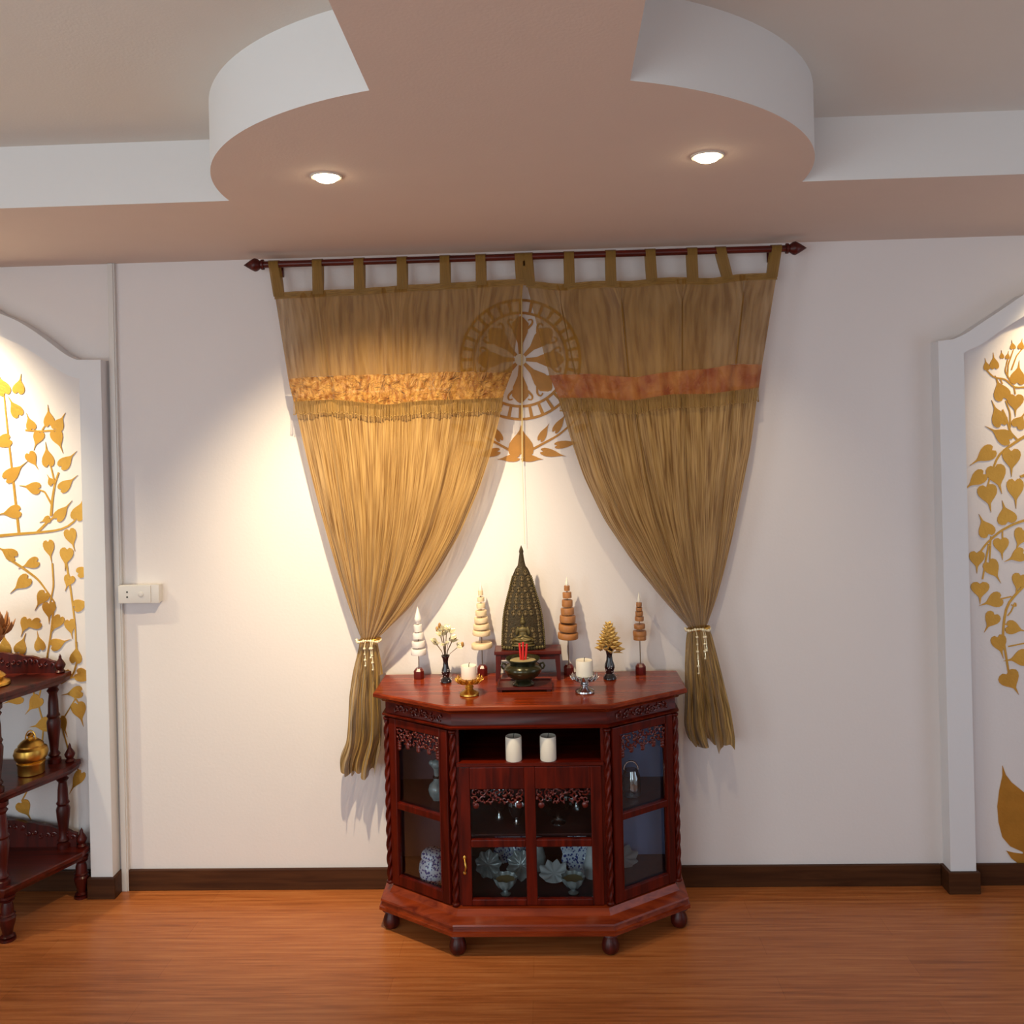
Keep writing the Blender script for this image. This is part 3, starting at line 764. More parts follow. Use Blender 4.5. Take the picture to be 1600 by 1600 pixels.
def carve(w, h, seed, n=None, r=.0032, lobes=True):
    """openwork of scrolls and leaves filling w x h in the x,z plane round the origin"""
    rn = random.Random(seed); bm = NB()
    nx = max(3, int(w/.024)); nz = max(1, int(h/.024))
    for i in range(nx):
        for k in range(nz):
            cx = -w/2 + w*(i+.5)/nx; cz = -h/2 + h*(k+.5)/nz; s = 1 if (i+k) % 2 else -1
            R_ = min(w/nx, h/nz)*.52; a0 = rn.random()*6
            pts = [(cx + R_*(1-t/13)*math.cos(a0+s*t*.55), -.002-.004*t/13, cz + R_*(1-t/13)*math.sin(a0+s*t*.55)) for t in range(12)]
            tube(bm, pts, [r*(1.15-.04*t) for t in range(12)], 5)
            for q in range(3):
                a = rn.random()*6.28; ball(bm, (cx+R_*.9*math.cos(a), -.003, cz+R_*.9*math.sin(a)), .0065, .004, .0038, 7, 5, Matrix.Rotation(-a, 3, 'Y'))
    return bm
# rope columns
def rope(R_, z0, z1, n=21, pitch=.052, lobes=3):
    bm = NB(); st = int((z1-z0)/.0035); rings = []
    for j in range(st+1):
        z = z0+(z1-z0)*j/st
        e = min(1, (j+.5)/4, (st-j+.5)/4)
        rings.append([bm.verts.new((R_*(.80+.2*e*math.cos(lobes*(2*PI*i/n - 2*PI*z/(pitch*lobes)*1.0)))*math.cos(2*PI*i/n), R_*(.80+.2*e*math.cos(lobes*(2*PI*i/n - 2*PI*z/(pitch*lobes))))*math.sin(2*PI*i/n), z)) for i in range(n)])
    for a, b_ in zip(rings, rings[1:]):
        for i in range(n): bm.faces.new((a[i], a[(i+1) % n], b_[(i+1) % n], b_[i]))
    bm.faces.new(rings[0][::-1]); bm.faces.new(rings[-1])
    for z in (z0-.012, z1): lathe(bm, [(.010, z), (.0135, z+.003), (.0135, z+.009), (.010, z+.012)], 16)
    return bm
for s in (-1, 1):
    for x, y in ((.2675, -.424), (.524, -.262)):
        o = obj('rope_column', rope(.0125, .162, .748), W['mahog'], cab, 60); o.location = (s*x, y, 0)
        # post behind the column
    bm = NB(); box(bm, s*.258-.012, s*.258+.012, -.418, -.395, ZB, .766); obj('corner_post', bm, W['mahog'], cab, 0)
    bm = NB(); box(bm, s*.512-.012, s*.512+.012, -.258, -.238, ZB, .766); obj('corner_post', bm, W['mahog'], cab, 0)
# angled side doors
A_, B_ = Vector((.276, -.419, 0)), Vector((.515, -.259, 0))
ln = (B_-A_).length; mid = (A_+B_)/2; ang = math.atan2(B_.y-A_.y, B_.x-A_.x)
def bevbox(bm, *a): box(bm, *a, .003)
for s in (-1, 1):
    E_ = lambda nm, b, mt, par=cab, sm=0: obj(nm, b, mt, par, sm)
    hw = ln/2 - .006
    bm = NB()
    st = .034
    bevbox(bm, -hw, -hw+st, -.011, .011, .152, .758); bevbox(bm, hw-st, hw, -.011, .011, .152, .758)
    bevbox(bm, -hw+st, hw-st, -.010, .010, .152, .190); bevbox(bm, -hw+st, hw-st, -.010, .010, .728, .758)
    bevbox(bm, -hw+st, hw-st, -.012, .010, .432, .456)
    for u in (-hw+st, hw-st): bevbox(bm, u-.003, u+.003, -.014, -.008, .19, .728)
    fr = E_('side_door_frame', bm, W['mahog'])
    fr.location = (s*mid.x, mid.y, 0); fr.rotation_euler = (0, 0, s*ang)
    bm = NB(); box(bm, -hw+st, hw-st, .002, .005, .19, .728); E_('glass_pane', bm, W['glass'], fr)
    c = carve(2*(hw-st)-.006, .052, 5+s); bmesh.ops.translate(c, verts=c.verts[:], vec=(0, -.004, .699))
    # hanging scalloped ends
    for q, (u, d) in enumerate(((-1, .03), (1, .03), (-.55, .014), (.55, .014), (0, .018))):
        for k in range(3): ball(c, (u*(hw-st-.012), -.005, .672-d*k/3), .010, .005, .008, 8, 6)
    E_('carved_valance', c, W['carve'], fr, 60)
    c = carve(2*hw-.05, .030, 9+s, r=.0026); bmesh.ops.translate(c, verts=c.verts[:], vec=(0, 0, .797)); 
    cz = obj('frieze_carving', c, W['carve'], cab, 60)
    nx_, ny_ = math.sin(ang), -math.cos(ang)
    fm = Vector(((B0[3][0]+B0[4][0])/2, (B0[3][1]+B0[4][1])/2, 0))
    cz.location = (s*(fm.x+nx_*.001), fm.y+ny_*.001, 0); cz.rotation_euler = (0, 0, s*math.atan2(B0[4][1]-B0[3][1], B0[4][0]-B0[3][0]))
# front door with four panes
bm = NB(); yd0, yd1 = -.427, -.405
for a in [(-.246, -.210, .150, .630), (.208, .246, .150, .630), (-.0205, .0165, .150, .630)]: box(bm, a[0], a[1], yd0, yd1, a[2], a[3], .002)
for a in [(.150, .172), (.352, .378), (.553, .630)]:
    box(bm, -.210, -.0205, yd0-.001, yd1, a[0], a[1], .003); box(bm, .0165, .208, yd0-.001, yd1, a[0], a[1], .003)
dr = obj('door', bm, W['mahog'], cab, 0)
for x0, x1 in ((-.210, -.0205), (.0165, .208)):
    for z0, z1 in ((.172, .352), (.378, .553)):
        bm = NB(); box(bm, x0, x1, -.414, -.411, z0, z1); obj('glass_pane', bm, W['glass'], dr, 0)
    c = carve(x1-x0-.008, .05, int(x0*1000), r=.0028); bmesh.ops.translate(c, verts=c.verts[:], vec=((x0+x1)/2, -.417, .527))
    for u in (-.45, .45): ball(c, ((x0+x1)/2+u*(x1-x0)*.88, -.418, .494), .011, .005, .012, 8, 6)
    obj('carved_valance', c, W['carve'], dr, 60)
hx, hz = -.234, .292
bm = NB(); tube(bm, [(hx, yd0-.001, hz+.022), (hx+.002, yd0-.012, hz+.018), (hx+.006, yd0-.016, hz), (hx+.002, yd0-.012, hz-.018), (hx, yd0-.001, hz-.022)], [.004, .003, .0042, .003, .004], 8)
ball(bm, (hx, yd0-.003, hz+.026), .006, .003, .008, 10, 6); ball(bm, (hx, yd0-.003, hz-.026), .006, .003, .008, 10, 6)
h_ = obj('handle', bm, W['brass'], dr, 60); h_['label'] = 'small brass pull handle'

# ------------------------------------------------------------------ things in the cabinet
def candle(x, y, z, r, h, mat, label, group=None):
    t = thing('candle', (x, y, z), label, 'candle', group)
    bm = NB(); lathe(bm, [(r*.96, 0), (r, .003), (r, h-.004), (r*.96, h), (r*.8, h-.002), (r*.3, h-.005), (0, h-.006)], 32); obj('wax', bm, mat, t)
    bm = NB(); tube(bm, [(0, 0, h-.006), (.001, 0, h+.004), (.003, 0, h+.010)], .0013, 6); obj('wick', bm, W['wick'], t)
    return t
for px, lb in ((803, 'white pillar candle in the dark cabinet niche, the left one'), (857, 'white pillar candle in the dark cabinet niche, the right one')):
    p = at(px, 1195, -.405); candle(p.x, -.398, .6442, .0282, .083, W['wax'], lb, 'pillar candles in the cabinet niche')

def ginger(x, y, z, k, nm, label, cat, prof, mat, rim=None):
    t = thing(nm, (x, y, z), label, cat)
    bm = NB(); lathe(bm, [(r*k, h*k) for r, h in prof], 36); obj('body', bm, mat, t)
    return t
jar = [(.034, 0), (.036, .004), (.046, .03), (.050, .055), (.047, .080), (.036, .094), (.036, .100)]
p = at(676, 1400, -.29)
t = ginger(p.x, -.275, ZB+.0045, 1.0, 'ginger_jar', 'blue and white lidded china jar behind the lower left side glass', 'jar', jar, W['china'])
bm = NB(); lathe(bm, [(.037, .100), (.041, .102), (.041, .106), (.037, .118), (.030, .124), (0, .126)], 32); obj('lid', bm, W['china'], t)
vs = [(.018, 0), (.019, .004), (.030, .022), (.033, .040), (.028, .056), (.014, .068), (.010, .090), (.012, .110), (.017, .118)]
p = at(684, 1265, -.31)
t = ginger(-.345, -.255, .4505, 1.0, 'porcelain_vase', 'small pale porcelain vase with narrow neck behind the upper left side glass', 'vase', vs, W['porcg'])
bm = NB(); lathe(bm, [(.011, .078), (.0155, .080), (.0155, .086), (.011, .088)], 24); obj('neck_band', bm, W['lacq'], t)
bm = NB(); ball(bm, (0, 0, .130), .024, .020, .018); ball(bm, (-.016, -.004, .135), .013, .010, .011); obj('stopper', bm, W['porcg'], t)

def bowl(nm, x, y, z, R_, h, mat, label, cat='bowl', flutes=0, foot=True, inner=None, tilt=None, lift=0, group=None):
    t = thing(nm, (x, y, z), label, cat, group)
    n = 40; prof = ([(R_*.42, 0), (R_*.44, .003), (R_*.2, h*.16), (R_*.18, h*.3)] if foot else [(R_*.4, 0)]) + [(R_*.5, h*.38), (R_*.82, h*.66), (R_, h), (R_*.95, h), (R_*.76, h*.69), (R_*.45, h*.45), (0, h*.42)]
    bm = NB(); lathe(bm, prof, n)
    if flutes:
        for v in bm.verts:
            a = math.atan2(v.co.y, v.co.x); r = math.hypot(v.co.x, v.co.y)
            if v.co.z > h*.36: v.co.x *= 1+.09*math.cos(flutes*a)*r/R_; v.co.y *= 1+.09*math.cos(flutes*a)*r/R_
    if tilt: bmesh.ops.rotate(bm, verts=bm.verts[:], cent=(0, 0, 0), matrix=Matrix.Rotation(tilt, 3, 'X')); 
    zmin = min(v.co.z for v in bm.verts); bmesh.ops.translate(bm, verts=bm.verts[:], vec=(0, 0, -zmin))
    obj('body', bm, mat, t, 50)
    if inner:
        bm = NB(); lathe(bm, [(0, h*.80), (R_*.80, h*.80), (R_*.83, h*.83), (0, h*.83)], 30); obj('contents', bm, inner, t)
    return t
zc = ZB+.0045
bowl('footed_bowl', -.098, -.350, zc, .042, .062, W['porcg'], 'fluted grey footed bowl at the front of the lower left pane', flutes=9, inner=W['tea'])
bowl('footed_bowl', .142, -.345, zc, .042, .060, W['porcg'], 'fluted footed bowl with olive filling at the front of the lower right pane', flutes=9, inner=W['tea'])
def saucer(nm, x, y, z, R_, label, tilt, mat, turn=0, oval=1):
    """a plate leaning back by tilt"""
    bm = NB(); lathe(bm, [(R_*.45, 0), (R_*.5, .003), (R_*.95, .012), (R_, .014), (R_*.94, .015), (R_*.5, .006), (0, .005)], 40, sx=oval)
    for v in bm.verts:
        a = math.atan2(v.co.y, v.co.x); q = 1+.09*math.cos(9*a)*min(1, math.hypot(v.co.x, v.co.y)/R_); v.co.z += .006*math.cos(9*a)*min(1, math.hypot(v.co.x, v.co.y)/R_)**2; v.co.x *= q; v.co.y *= q
    bmesh.ops.rotate(bm, verts=bm.verts[:], cent=(0, 0, 0), matrix=Matrix.Rotation(turn, 3, 'Z') @ Matrix.Rotation(tilt, 3, 'X'))
    zm = min(v.co.z for v in bm.verts); bmesh.ops.translate(bm, verts=bm.verts[:], vec=(0, 0, -zm))
    return tag(obj(nm, bm, mat, None, 60, loc=(x, y, z)), label, 'dish')
saucer('scalloped_dish', -.085, -.10, zc, .066, 'pale scalloped dish leaning at the back of the lower left pane', 1.25, W['china'])
saucer('scalloped_dish', -.170, -.20, zc, .047, 'small scalloped dish standing left of the grey footed bowl', 1.05, W['porcg'], .2)
saucer('scalloped_dish', -.045, -.22, zc, .050, 'small scalloped dish right behind the grey footed bowl', 1.1, W['porcg'], -.2)
saucer('oval_dish', .075, -.235, zc, .046, 'oval white dish lying tilted behind the lower right pane', .5, W['porc'], -.1, 1.15)
saucer('scalloped_dish', .170, -.17, zc, .068, 'pale scalloped dish behind the bowl with olive filling', 1.2, W['china'], .1)
t = ginger(.212, -.23, zc, 1.0, 'bud_vase', 'slim white porcelain vase at the right edge of the lower right pane', 'vase', [(.022, 0), (.026, .01), (.026, .05), (.018, .08), (.014, .11), (.019, .125), (.016, .125), (.011, .11), (0, .10)], W['porc'])
t = ginger(.018, -.17, zc, 1.0, 'bud_vase', 'slim white vase behind the middle bar of the cabinet door', 'vase', [(.020, 0), (.026, .01), (.028, .05), (.018, .09), (.014, .13), (.019, .15), (.016, .15), (.011, .13), (0, .11)], W['porcg'])
zs = .3805
bowl('crystal_bowl', .095, -.30, zs, .060, .075, W['crystal'], 'cut crystal bowl behind the upper right pane of the door', flutes=14)
bowl('crystal_dish', -.120, -.26, zs+.0, .036, .10, W['crystal'], 'small tall stemmed crystal dish behind the upper left pane of the door', 'dish', flutes=8)
bowl('silver_cup', -.055, -.31, zs, .030, .070, W['silver'], 'small silver stemmed cup beside the stemmed crystal dish', 'cup')
bowl('crystal_dish', .165, -.18, zs, .034, .115, W['crystal'], 'small stemmed crystal dish at the back right of the crystal bowl', 'dish', flutes=8)
t = thing('glass_jar', (.365, -.235, .4505), 'clear glass jar with handle behind the upper right side glass', 'jar')
bm = NB(); lathe(bm, [(.030, 0), (.034, .004), (.034, .07), (.028, .085), (.026, .095), (.022, .095), (.024, .08), (.030, .066), (.030, .008), (0, .006)], 32); obj('body', bm, W['crystal'], t)
bm = NB(); tube(bm, [(.026*math.cos(a), 0, .095+.03*math.sin(a)) for a in [PI*k/10 for k in range(11)]], .003, 6); obj('handle', bm, W['silver'], t)
saucer('white_shell_dish', .335, -.125, zc, .045, 'white shell shaped dish tilted behind the lower right side glass', .6, W['porc'], .5, 1.3)

# ------------------------------------------------------------------ things on the cabinet top
def slat_tree(px, py, name_lbl, discs, dmat, finial, fmat, rr, sq=False, base_w=.021, base_h=.040):
    q = onz(px, py, ZT); x, y = q.x, min(q.y, -.062)
    sc_ = F/((Vector((x, y, ZT))-CAM).dot(FW))
    def zz(p_): return CAMZ + (CY-p_ - (math.sin(ROLL))*(px-800))/sc_      # photo row to height at that depth
    t = thing('candle_tree', (x, y, ZT), name_lbl, 'ornament', 'tiered wooden candle trees')
    bm = NB(); w = base_w
    pr = [(w*.95, 0), (w, .003), (w, base_h*.75), (w*.62, base_h), (0, base_h)]
    lathe(bm, pr, 8, rot=Matrix.Rotation(PI/8, 3, 'Z')); obj('base_block', bm, W['block'], t, 25)
    top = zz(discs[0][0])-ZT
    bm = NB(); tube(bm, [(0, 0, base_h-.004), (0, 0, top+.004)], .0018, 8); obj('rod', bm, W['rod'], t)
    rn = random.Random(px)
    for k, (dy, rpx, th) in enumerate(discs):
        z = zz(dy)-ZT; r = rpx/sc_; h = th*1.3/sc_/2
        tl = Matrix.Rotation((rn.random()-.5)*.16, 3, 'Y') @ Matrix.Rotation((rn.random()-.5)*.14, 3, 'X')
        bm = NB()
        lathe(bm, [(r*.96, -h), (r, -h*.75), (r, h*.75), (r*.96, h)], 28, (0, 0, z), rot=tl)
        obj('slat', bm, dmat, t)
    z0, z1 = zz(finial[0])-ZT, zz(finial[1])-ZT; r = rr/sc_
    bm = NB(); hgt = z1-z0
    lathe(bm, [(r*.5, z0), (r*.9, z0+hgt*.1), (r, z0+hgt*.25), (r*.75, z0+hgt*.45), (r*.4, z0+hgt*.7), (0, z1)], 18)
    obj('finial', bm, fmat, t)
slat_tree(655, 1060, 'white painted candle tree on a red block, leftmost on the cabinet top', [(964, 3, 5), (974, 6.5, 8), (986, 8.5, 7), (999, 10.3, 7), (1011, 12, 7)], W['discw'], (966, 940), W['discw'], 5.5)
slat_tree(754, 1055, 'tall pale candle tree standing left of the relief spire', [(924, 4, 6), (934, 5.5, 5), (944, 7, 6), (955, 9, 6), (966, 11, 6), (976, 12.5, 6), (986, 14, 6), (1006, 16.5, 6)], W['discp'], (922, 906), W['wax'], 3)
slat_tree(889, 1054, 'tall brown slatted candle tree standing right of the relief spire', [(923, 4.5, 6), (934, 7, 7), (946.5, 8.5, 8), (959, 10.5, 8), (971, 12.5, 8), (984, 14.5, 8), (997, 16, 7)], W['disco'], (920, 905), W['wax'], 2.6)
slat_tree(1001, 1053, 'small brown candle tree on a red block, rightmost on the cabinet top', [(954, 4.5, 5), (961, 5, 4), (968, 6, 5), (976, 7, 5), (988, 8.7, 5), (999, 10.5, 6), (1006, 10, 5)], W['disco'], (951, 934), W['wax'], 2.4)

def heart_leaf(bm, base, d, up, L_, w_, cup=.25):
    """a thin cupped leaf growing from base along d"""
    d = Vector(d).normalized(); s = d.cross(Vector(up))
    if s.length < .05: s = d.cross(Vector((1, 0, 0)))
    s.normalize(); n = s.cross(d)
    prof = [(0, .12), (.15, .75), (.35, 1), (.6, .8), (.82, .38), (1, .02)]
    rows = []
    for t, w in prof:
        rows.append([Vector(base) + d*L_*t + s*(w_*.5*w*u) + n*(cup*w_*(abs(u)**2*w - t*t*.4)) for u in (-1, -.5, 0, .5, 1)])
    vv = [[bm.verts.new(p) for p in r_] for r_ in rows]
    for a, b_ in zip(vv, vv[1:]):
        for i in range(4): bm.faces.new((a[i], a[i+1], b_[i+1], b_[i]))
def solid(o, t=.0008):
    m_ = o.modifiers.new('thickness', 'SOLIDIFY'); m_.thickness = t; m_.offset = 0
vase_prof = [(.020, 0), (.022, .003), (.021, .008), (.013, .020), (.0145, .030), (.017, .040), (.016, .050), (.011, .064), (.0095, .080), (.012, .094), (.017, .104), (.0165, .106), (.010, .098), (0, .094)]
def vase(px, py, k, label, seed):
    q = onz(px, py, ZT)
    t = thing('lacquer_vase', (q.x, q.y, ZT), label, 'vase', 'black lacquer flower vases')
    bm = NB(); lathe(bm, [(r*k, z*k) for r, z in vase_prof], 32); obj('body', bm, W['lacq'], t)
    rn = random.Random(seed); bm = NB()
    for i in range(30):
        z = (.004+.048*rn.random()); a = rn.random()*6.28
        r = .0205 if z < .01 else .0145+.004*math.sin(z*60)
        rr_ = [p_[0] for p_ in vase_prof if p_[1] <= z][-1]
        ball(bm, (rr_*k*math.cos(a), rr_*k*math.sin(a), z*k), .0022, .0022, .0016, 6, 4)
    obj('pearl_inlay', bm, W['pearlbit'], t)
    return q, .094*k
# left: open spray of pale leaves and buds; right: dense golden bunch
q, h = vase(697, 1066, .96, 'black lacquer vase inlaid with pearl, left of the brass candle holder', 1)
bq = thing('leaf_bouquet', (q.x, q.y, ZT+h), 'open spray of pale silver leaves in the left lacquer vase', 'bouquet', 'metal leaf bouquets')
rn = random.Random(4); bm = NB(); bs = NB()
for i in range(13):
    a = i*2.4; el = .25 + .09*i; hh = .03+.072*(i/13)+.012*rn.random(); rr_ = .052*(1-(i/16))
    tip = Vector((rr_*math.cos(a), rr_*math.sin(a)*.7, hh+.012))
    tube(bs, [(0, 0, -.02), (tip.x*.35, tip.y*.35, hh*.55), tuple(tip)], .0011, 5)
    d = Vector((math.cos(a), math.sin(a)*.7, .25+.1*i)).normalized()
    for s in (-1, 0, 1):
        d2 = Matrix.Rotation(s*.8, 3, 'Z') @ d
        heart_leaf(bm, tip-d*.006, d2 + Vector((0, 0, .3*s)), (0, -.6, 1), .028, .022)
    if i % 3 == 0: bb = NB(); ball(bb, tip+d*.014+Vector((0, -.004, .004)), .006, .006, .011, 8, 6); obj('bud', bb, W['bud'], bq)
solid(obj('leaves', bm, W['silverleaf'], bq, 60)); obj('stems', bs, W['rod'], bq)
q, h = vase(953, 1061, 1.12, 'black lacquer vase with gold flowers, right of the silver candle holder', 2)
bq = thing('leaf_bouquet', (q.x, q.y, ZT+h), 'dense cone of golden leaves in the right lacquer vase', 'bouquet', 'metal leaf bouquets')
bm = NB(); bs = NB()
for i in range(60):
    f_ = i/60; a = i*2.4; hh = -.005+.100*f_; rr_ = .060*(1-f_)**.8+.004
    d = Vector((math.cos(a), math.sin(a), .7+2.0*f_)).normalized()
    base = Vector((rr_*.55*math.cos(a), rr_*.55*math.sin(a), hh))
    heart_leaf(bm, base, d, (0, 0, 1), .028-.006*f_, .028-.008*f_, .45)
for i in range(3): heart_leaf(bm, (.012, -.01, -.005+.012*i), (1, -.3, .1+.15*i), (0, 0, 1), .040, .018)
for i in range(9): tube(bs, [(0, 0, -.02), (.012*math.cos(i*.7), .012*math.sin(i*.7), .03), (.006*math.cos(i*.7), .006*math.sin(i*.7), .07)], .0014, 5)
lathe(bs, [(.004, -.014), (.014, .0), (.020, .016), (.010, .022)], 18)
solid(obj('leaves', bm, W['goldleaf'], bq, 60)); obj('stems', bs, W['copperg'], bq)

def lotus_holder(px, py, mat, label, wmat, wlabel, k=1.0, r=.029, h=.058):
    q = onz(px, py, ZT); y = q.y+.012
    t = thing('candle_holder', (q.x, y, ZT), label, 'candle holder', 'lotus candle holders')
    bm = NB(); lathe(bm, [(.026*k, 0), (.028*k, .002), (.027*k, .006), (.015*k, .012), (.010*k, .018), (.013*k, .023), (.010*k, .028), (.016*k, .032), (.026*k, .036), (.030*k, .042), (.030*k, .046), (.0, .047)], 32); bmesh.ops.scale(bm, verts=bm.verts[:], vec=(1, 1, k)); obj('foot', bm, mat, t)
    for lay, (n, rad, el, L_) in enumerate(((13, .034, .55, .022), (13, .036, 1.0, .022))):
        bm = NB()
        for i in range(n):
            a = 2*PI*(i+.5*lay)/n
            d = Vector((math.cos(a)*math.cos(el), math.sin(a)*math.cos(el), math.sin(el)))
            heart_leaf(bm, (rad*k*.75*math.cos(a), rad*k*.75*math.sin(a), .035*k), d, (-math.cos(a), -math.sin(a), 1), L_*k, .014*k, -.2)
        solid(obj('petals', bm, mat, t, 60), .0012)
    candle(q.x, y, ZT+.0472*k+.0002, r, h, wmat, wlabel, 'candles in lotus holders')
lotus_holder(733, 1087, W['brass'], 'brass lotus candle holder left of the incense bowl', W['waxp'], 'pale pink pillar candle standing in the brass lotus holder', 1.25, .028, .046)
lotus_holder(914, 1083, W['silver'], 'silver lotus candle holder right of the incense bowl', W['wax'], 'cream pillar candle standing in the silver lotus holder', 1.25, .030, .056)

# red tray, incense bowl, sticks
tx0, tx1 = onz(776, 1083, ZT).x, onz(863, 1081, ZT).x; ty0, ty1 = -.302, -.185
t = thing('offering_tray', ((tx0+tx1)/2, (ty0+ty1)/2, ZT), 'flat dark red wooden tray under the incense bowl', 'tray')
hw, hd = (tx1-tx0)/2, (ty1-ty0)/2
bm = NB(); box(bm, -hw, hw, -hd, hd, .008, .015, .002); obj('board', bm, W['darkwoodh'], t, 0)
bm = NB()
for a in ((-hw, hw, -hd, -hd+.006), (-hw, hw, hd-.006, hd), (-hw, -hw+.006, -hd+.006, hd-.006), (hw-.006, hw, -hd+.006, hd-.006)): box(bm, a[0], a[1], a[2], a[3], .0145, .019, .001)
obj('raised_rim', bm, W['darkwoodh'], t, 0)
for sx in (-1, 1):
    for sy in (-1, 1):
        bm = NB(); box(bm, sx*(hw-.012)-.008, sx*(hw-.012)+.008, sy*(hd-.012)-.008, sy*(hd-.012)+.008, 0, .0085, .001); obj('foot', bm, W['darkwood'], t, 0)
bx = onz(818, 1075, ZT).x; by = (ty0+ty1)/2-.008; zt_ = ZT+.0155
t = thing('incense_bowl', (bx, by, zt_), 'round green bronze incense bowl in front of the small altar table', 'bowl')
bm = NB(); lathe(bm, [(.036, 0), (.040, .003), (.038, .008), (.028, .014), (.034, .020), (.056, .034), (.067, .050), (.070, .060), (.066, .070), (.054, .077), (.050, .081), (.056, .088), (.064, .094), (.063, .097), (.056, .095), (.049, .086), (0, .086)], 48)
obj('body', bm, W['copperg'], t)
for s in (-1, 1):
    bm = NB(); tube(bm, [(s*.062, 0, .074), (s*.074, 0, .078), (s*.079, 0, .068), (s*.074, 0, .058), (s*.066, 0, .056)], .0035, 8); obj('handle', bm, W['copperg'], t)
bm = NB(); lathe(bm, [(0, .0862), (.0480, .0862), (.0475, .088), (.03, .0895), (0, .090)], 32); obj('ash', bm, W['ash'], t)
for dx, dy, tl, ln_, lb in ((-.007, 0, -.06, .062, 'red incense stick leaning left in the bronze bowl'), (.001, -.004, .02, .066, 'tall red incense stick upright in the middle of the bowl'), (.010, .002, .10, .058, 'red incense stick leaning right in the bronze bowl')):
    bm = NB(); tube(bm, [(0, 0, 0), (tl*ln_, 0, ln_)], .0042, 8)
    tag(obj('incense_stick', bm, W['redstick'], None, loc=(bx+dx, by+dy, zt_+.0885)), lb, 'incense', 'red incense sticks')

# small altar table with the bell shaped relief
x0, x1 = onz(776, 1058, ZT).x, onz(876, 1054, ZT).x
yf_, yb_ = -.150, -.055
zf = CAMZ - (1018-680.4-.5)/ (F/(-yf_*-1 - CAMY)) if False else at(826, 1017, yf_).z
t = thing('altar_table', ((x0+x1)/2, (yf_+yb_)/2, ZT), 'small dark red wooden table holding the pointed relief', 'table')
hw, hd, th = (x1-x0)/2, (yb_-yf_)/2, zf-ZT
bm = NB(); box(bm, -hw-.004, hw+.004, -hd-.004, hd+.004, th-.014, th, .003); obj('table_top', bm, W['darkwoodh'], t, 0)
bm = NB(); box(bm, -hw+.012, hw-.012, -hd+.004, -hd+.010, th-.034, th-.013, .001)
obj('apron', bm, W['darkwood'], t, 0)
for sx in (-1, 1):
    for sy in (-1, 1):
        bm = NB(); stack(bm, [([(sx*hw-.002*sx, sy*hd), (sx*(hw-.022), sy*hd), (sx*(hw-.022), sy*(hd-.018)), (sx*hw-.002*sx, sy*(hd-.018))], th-.013), ([(sx*hw+.0*sx, sy*hd), (sx*(hw-.014), sy*hd), (sx*(hw-.014), sy*(hd-.014)), (sx*hw, sy*(hd-.014))], .0)])
        obj('leg', bm, W['darkwood'], t, 0)
# relief: ogive slab swelling to the front, tiers of small figures, seated figure at the base
yp = (yf_+yb_)/2 - .012
s_ = F/((Vector((0, yp, ZT+th))-CAM).dot(FW))
c0 = at(818, 1013, yp)
rl = thing('relief_spire', (c0.x, yp, ZT+th), 'tall pointed bronze relief with a seated figure on the altar table', 'sculpture')
# half widths in photo pixels by height
pr = [(33.5, 0), (34, 4), (33.6, 8), (33, 24), (31, 47), (29, 60), (26.4, 71), (23.5, 82), (20, 94), (16.6, 107), (13.5, 117), (10, 125), (6.2, 130), (4.8, 137), (3.5, 146), (3.0, 149), (3.6, 152), (2.6, 156), (0, 162)]
ex_ = at(815, 855, yp).x - c0.x
prm = [(w/s_, z/s_) for w, z in pr]
bm = NB(); rings = []
def hwid(z):
    for (w0, z0), (w1, z1) in zip(prm, prm[1:]):
        if z0 <= z <= z1: return w0+(w1-w0)*(z-z0)/(z1-z0)
    return 0
n = 32
lathe(bm, prm, n, sy=.34)
obj('slab', bm, W['bronze'], rl, 50)
bm = NB(); rn = random.Random(2)
z = .028; row = 0
while z < .305:
    w = hwid(z)*.92; m_ = max(1, int(w*2/.021))
    for i in range(m_):
        u = (i+.5+(.0 if m_ > 1 else 0))/m_*2-1
        if abs(u*w) < .036 and z < .125: continue
        a = math.acos(max(-.98, min(.98, u))); y = -hwid(z)*.34*math.sin(a)
        x_ = u*w
        ball(bm, (x_, y, z), .0068, .0045, .0075, 7, 5); ball(bm, (x_, y-.002, z+.0085), .0032, .003, .0036, 6, 5)
        tube(bm, [(x_+.0085*math.cos(q_), y-.001, z+.001+.013*math.sin(q_)) for q_ in [PI*k/6 for k in range(7)]], .0014, 4)
    z += .0215; row += 1
obj('small_figures', bm, W['bronzef'], rl, 60)
# border beads
bm = NB()
for k in range(40):
    z = .006+.27*k/39
    for s in (-1, 1): ball(bm, (s*hwid(z)*.985, -.004, z), .004, .004, .0042, 6, 5)
for k in range(15): ball(bm, ((k/14-.5)*.145, -hwid(.008)*.34*math.sqrt(max(.02, 1-(2*(k/14-.5)*.145/.172)**2))-.001, .009), .006, .005, .007, 7, 5)
obj('beaded_border', bm, W['bronzeg'], rl, 60)
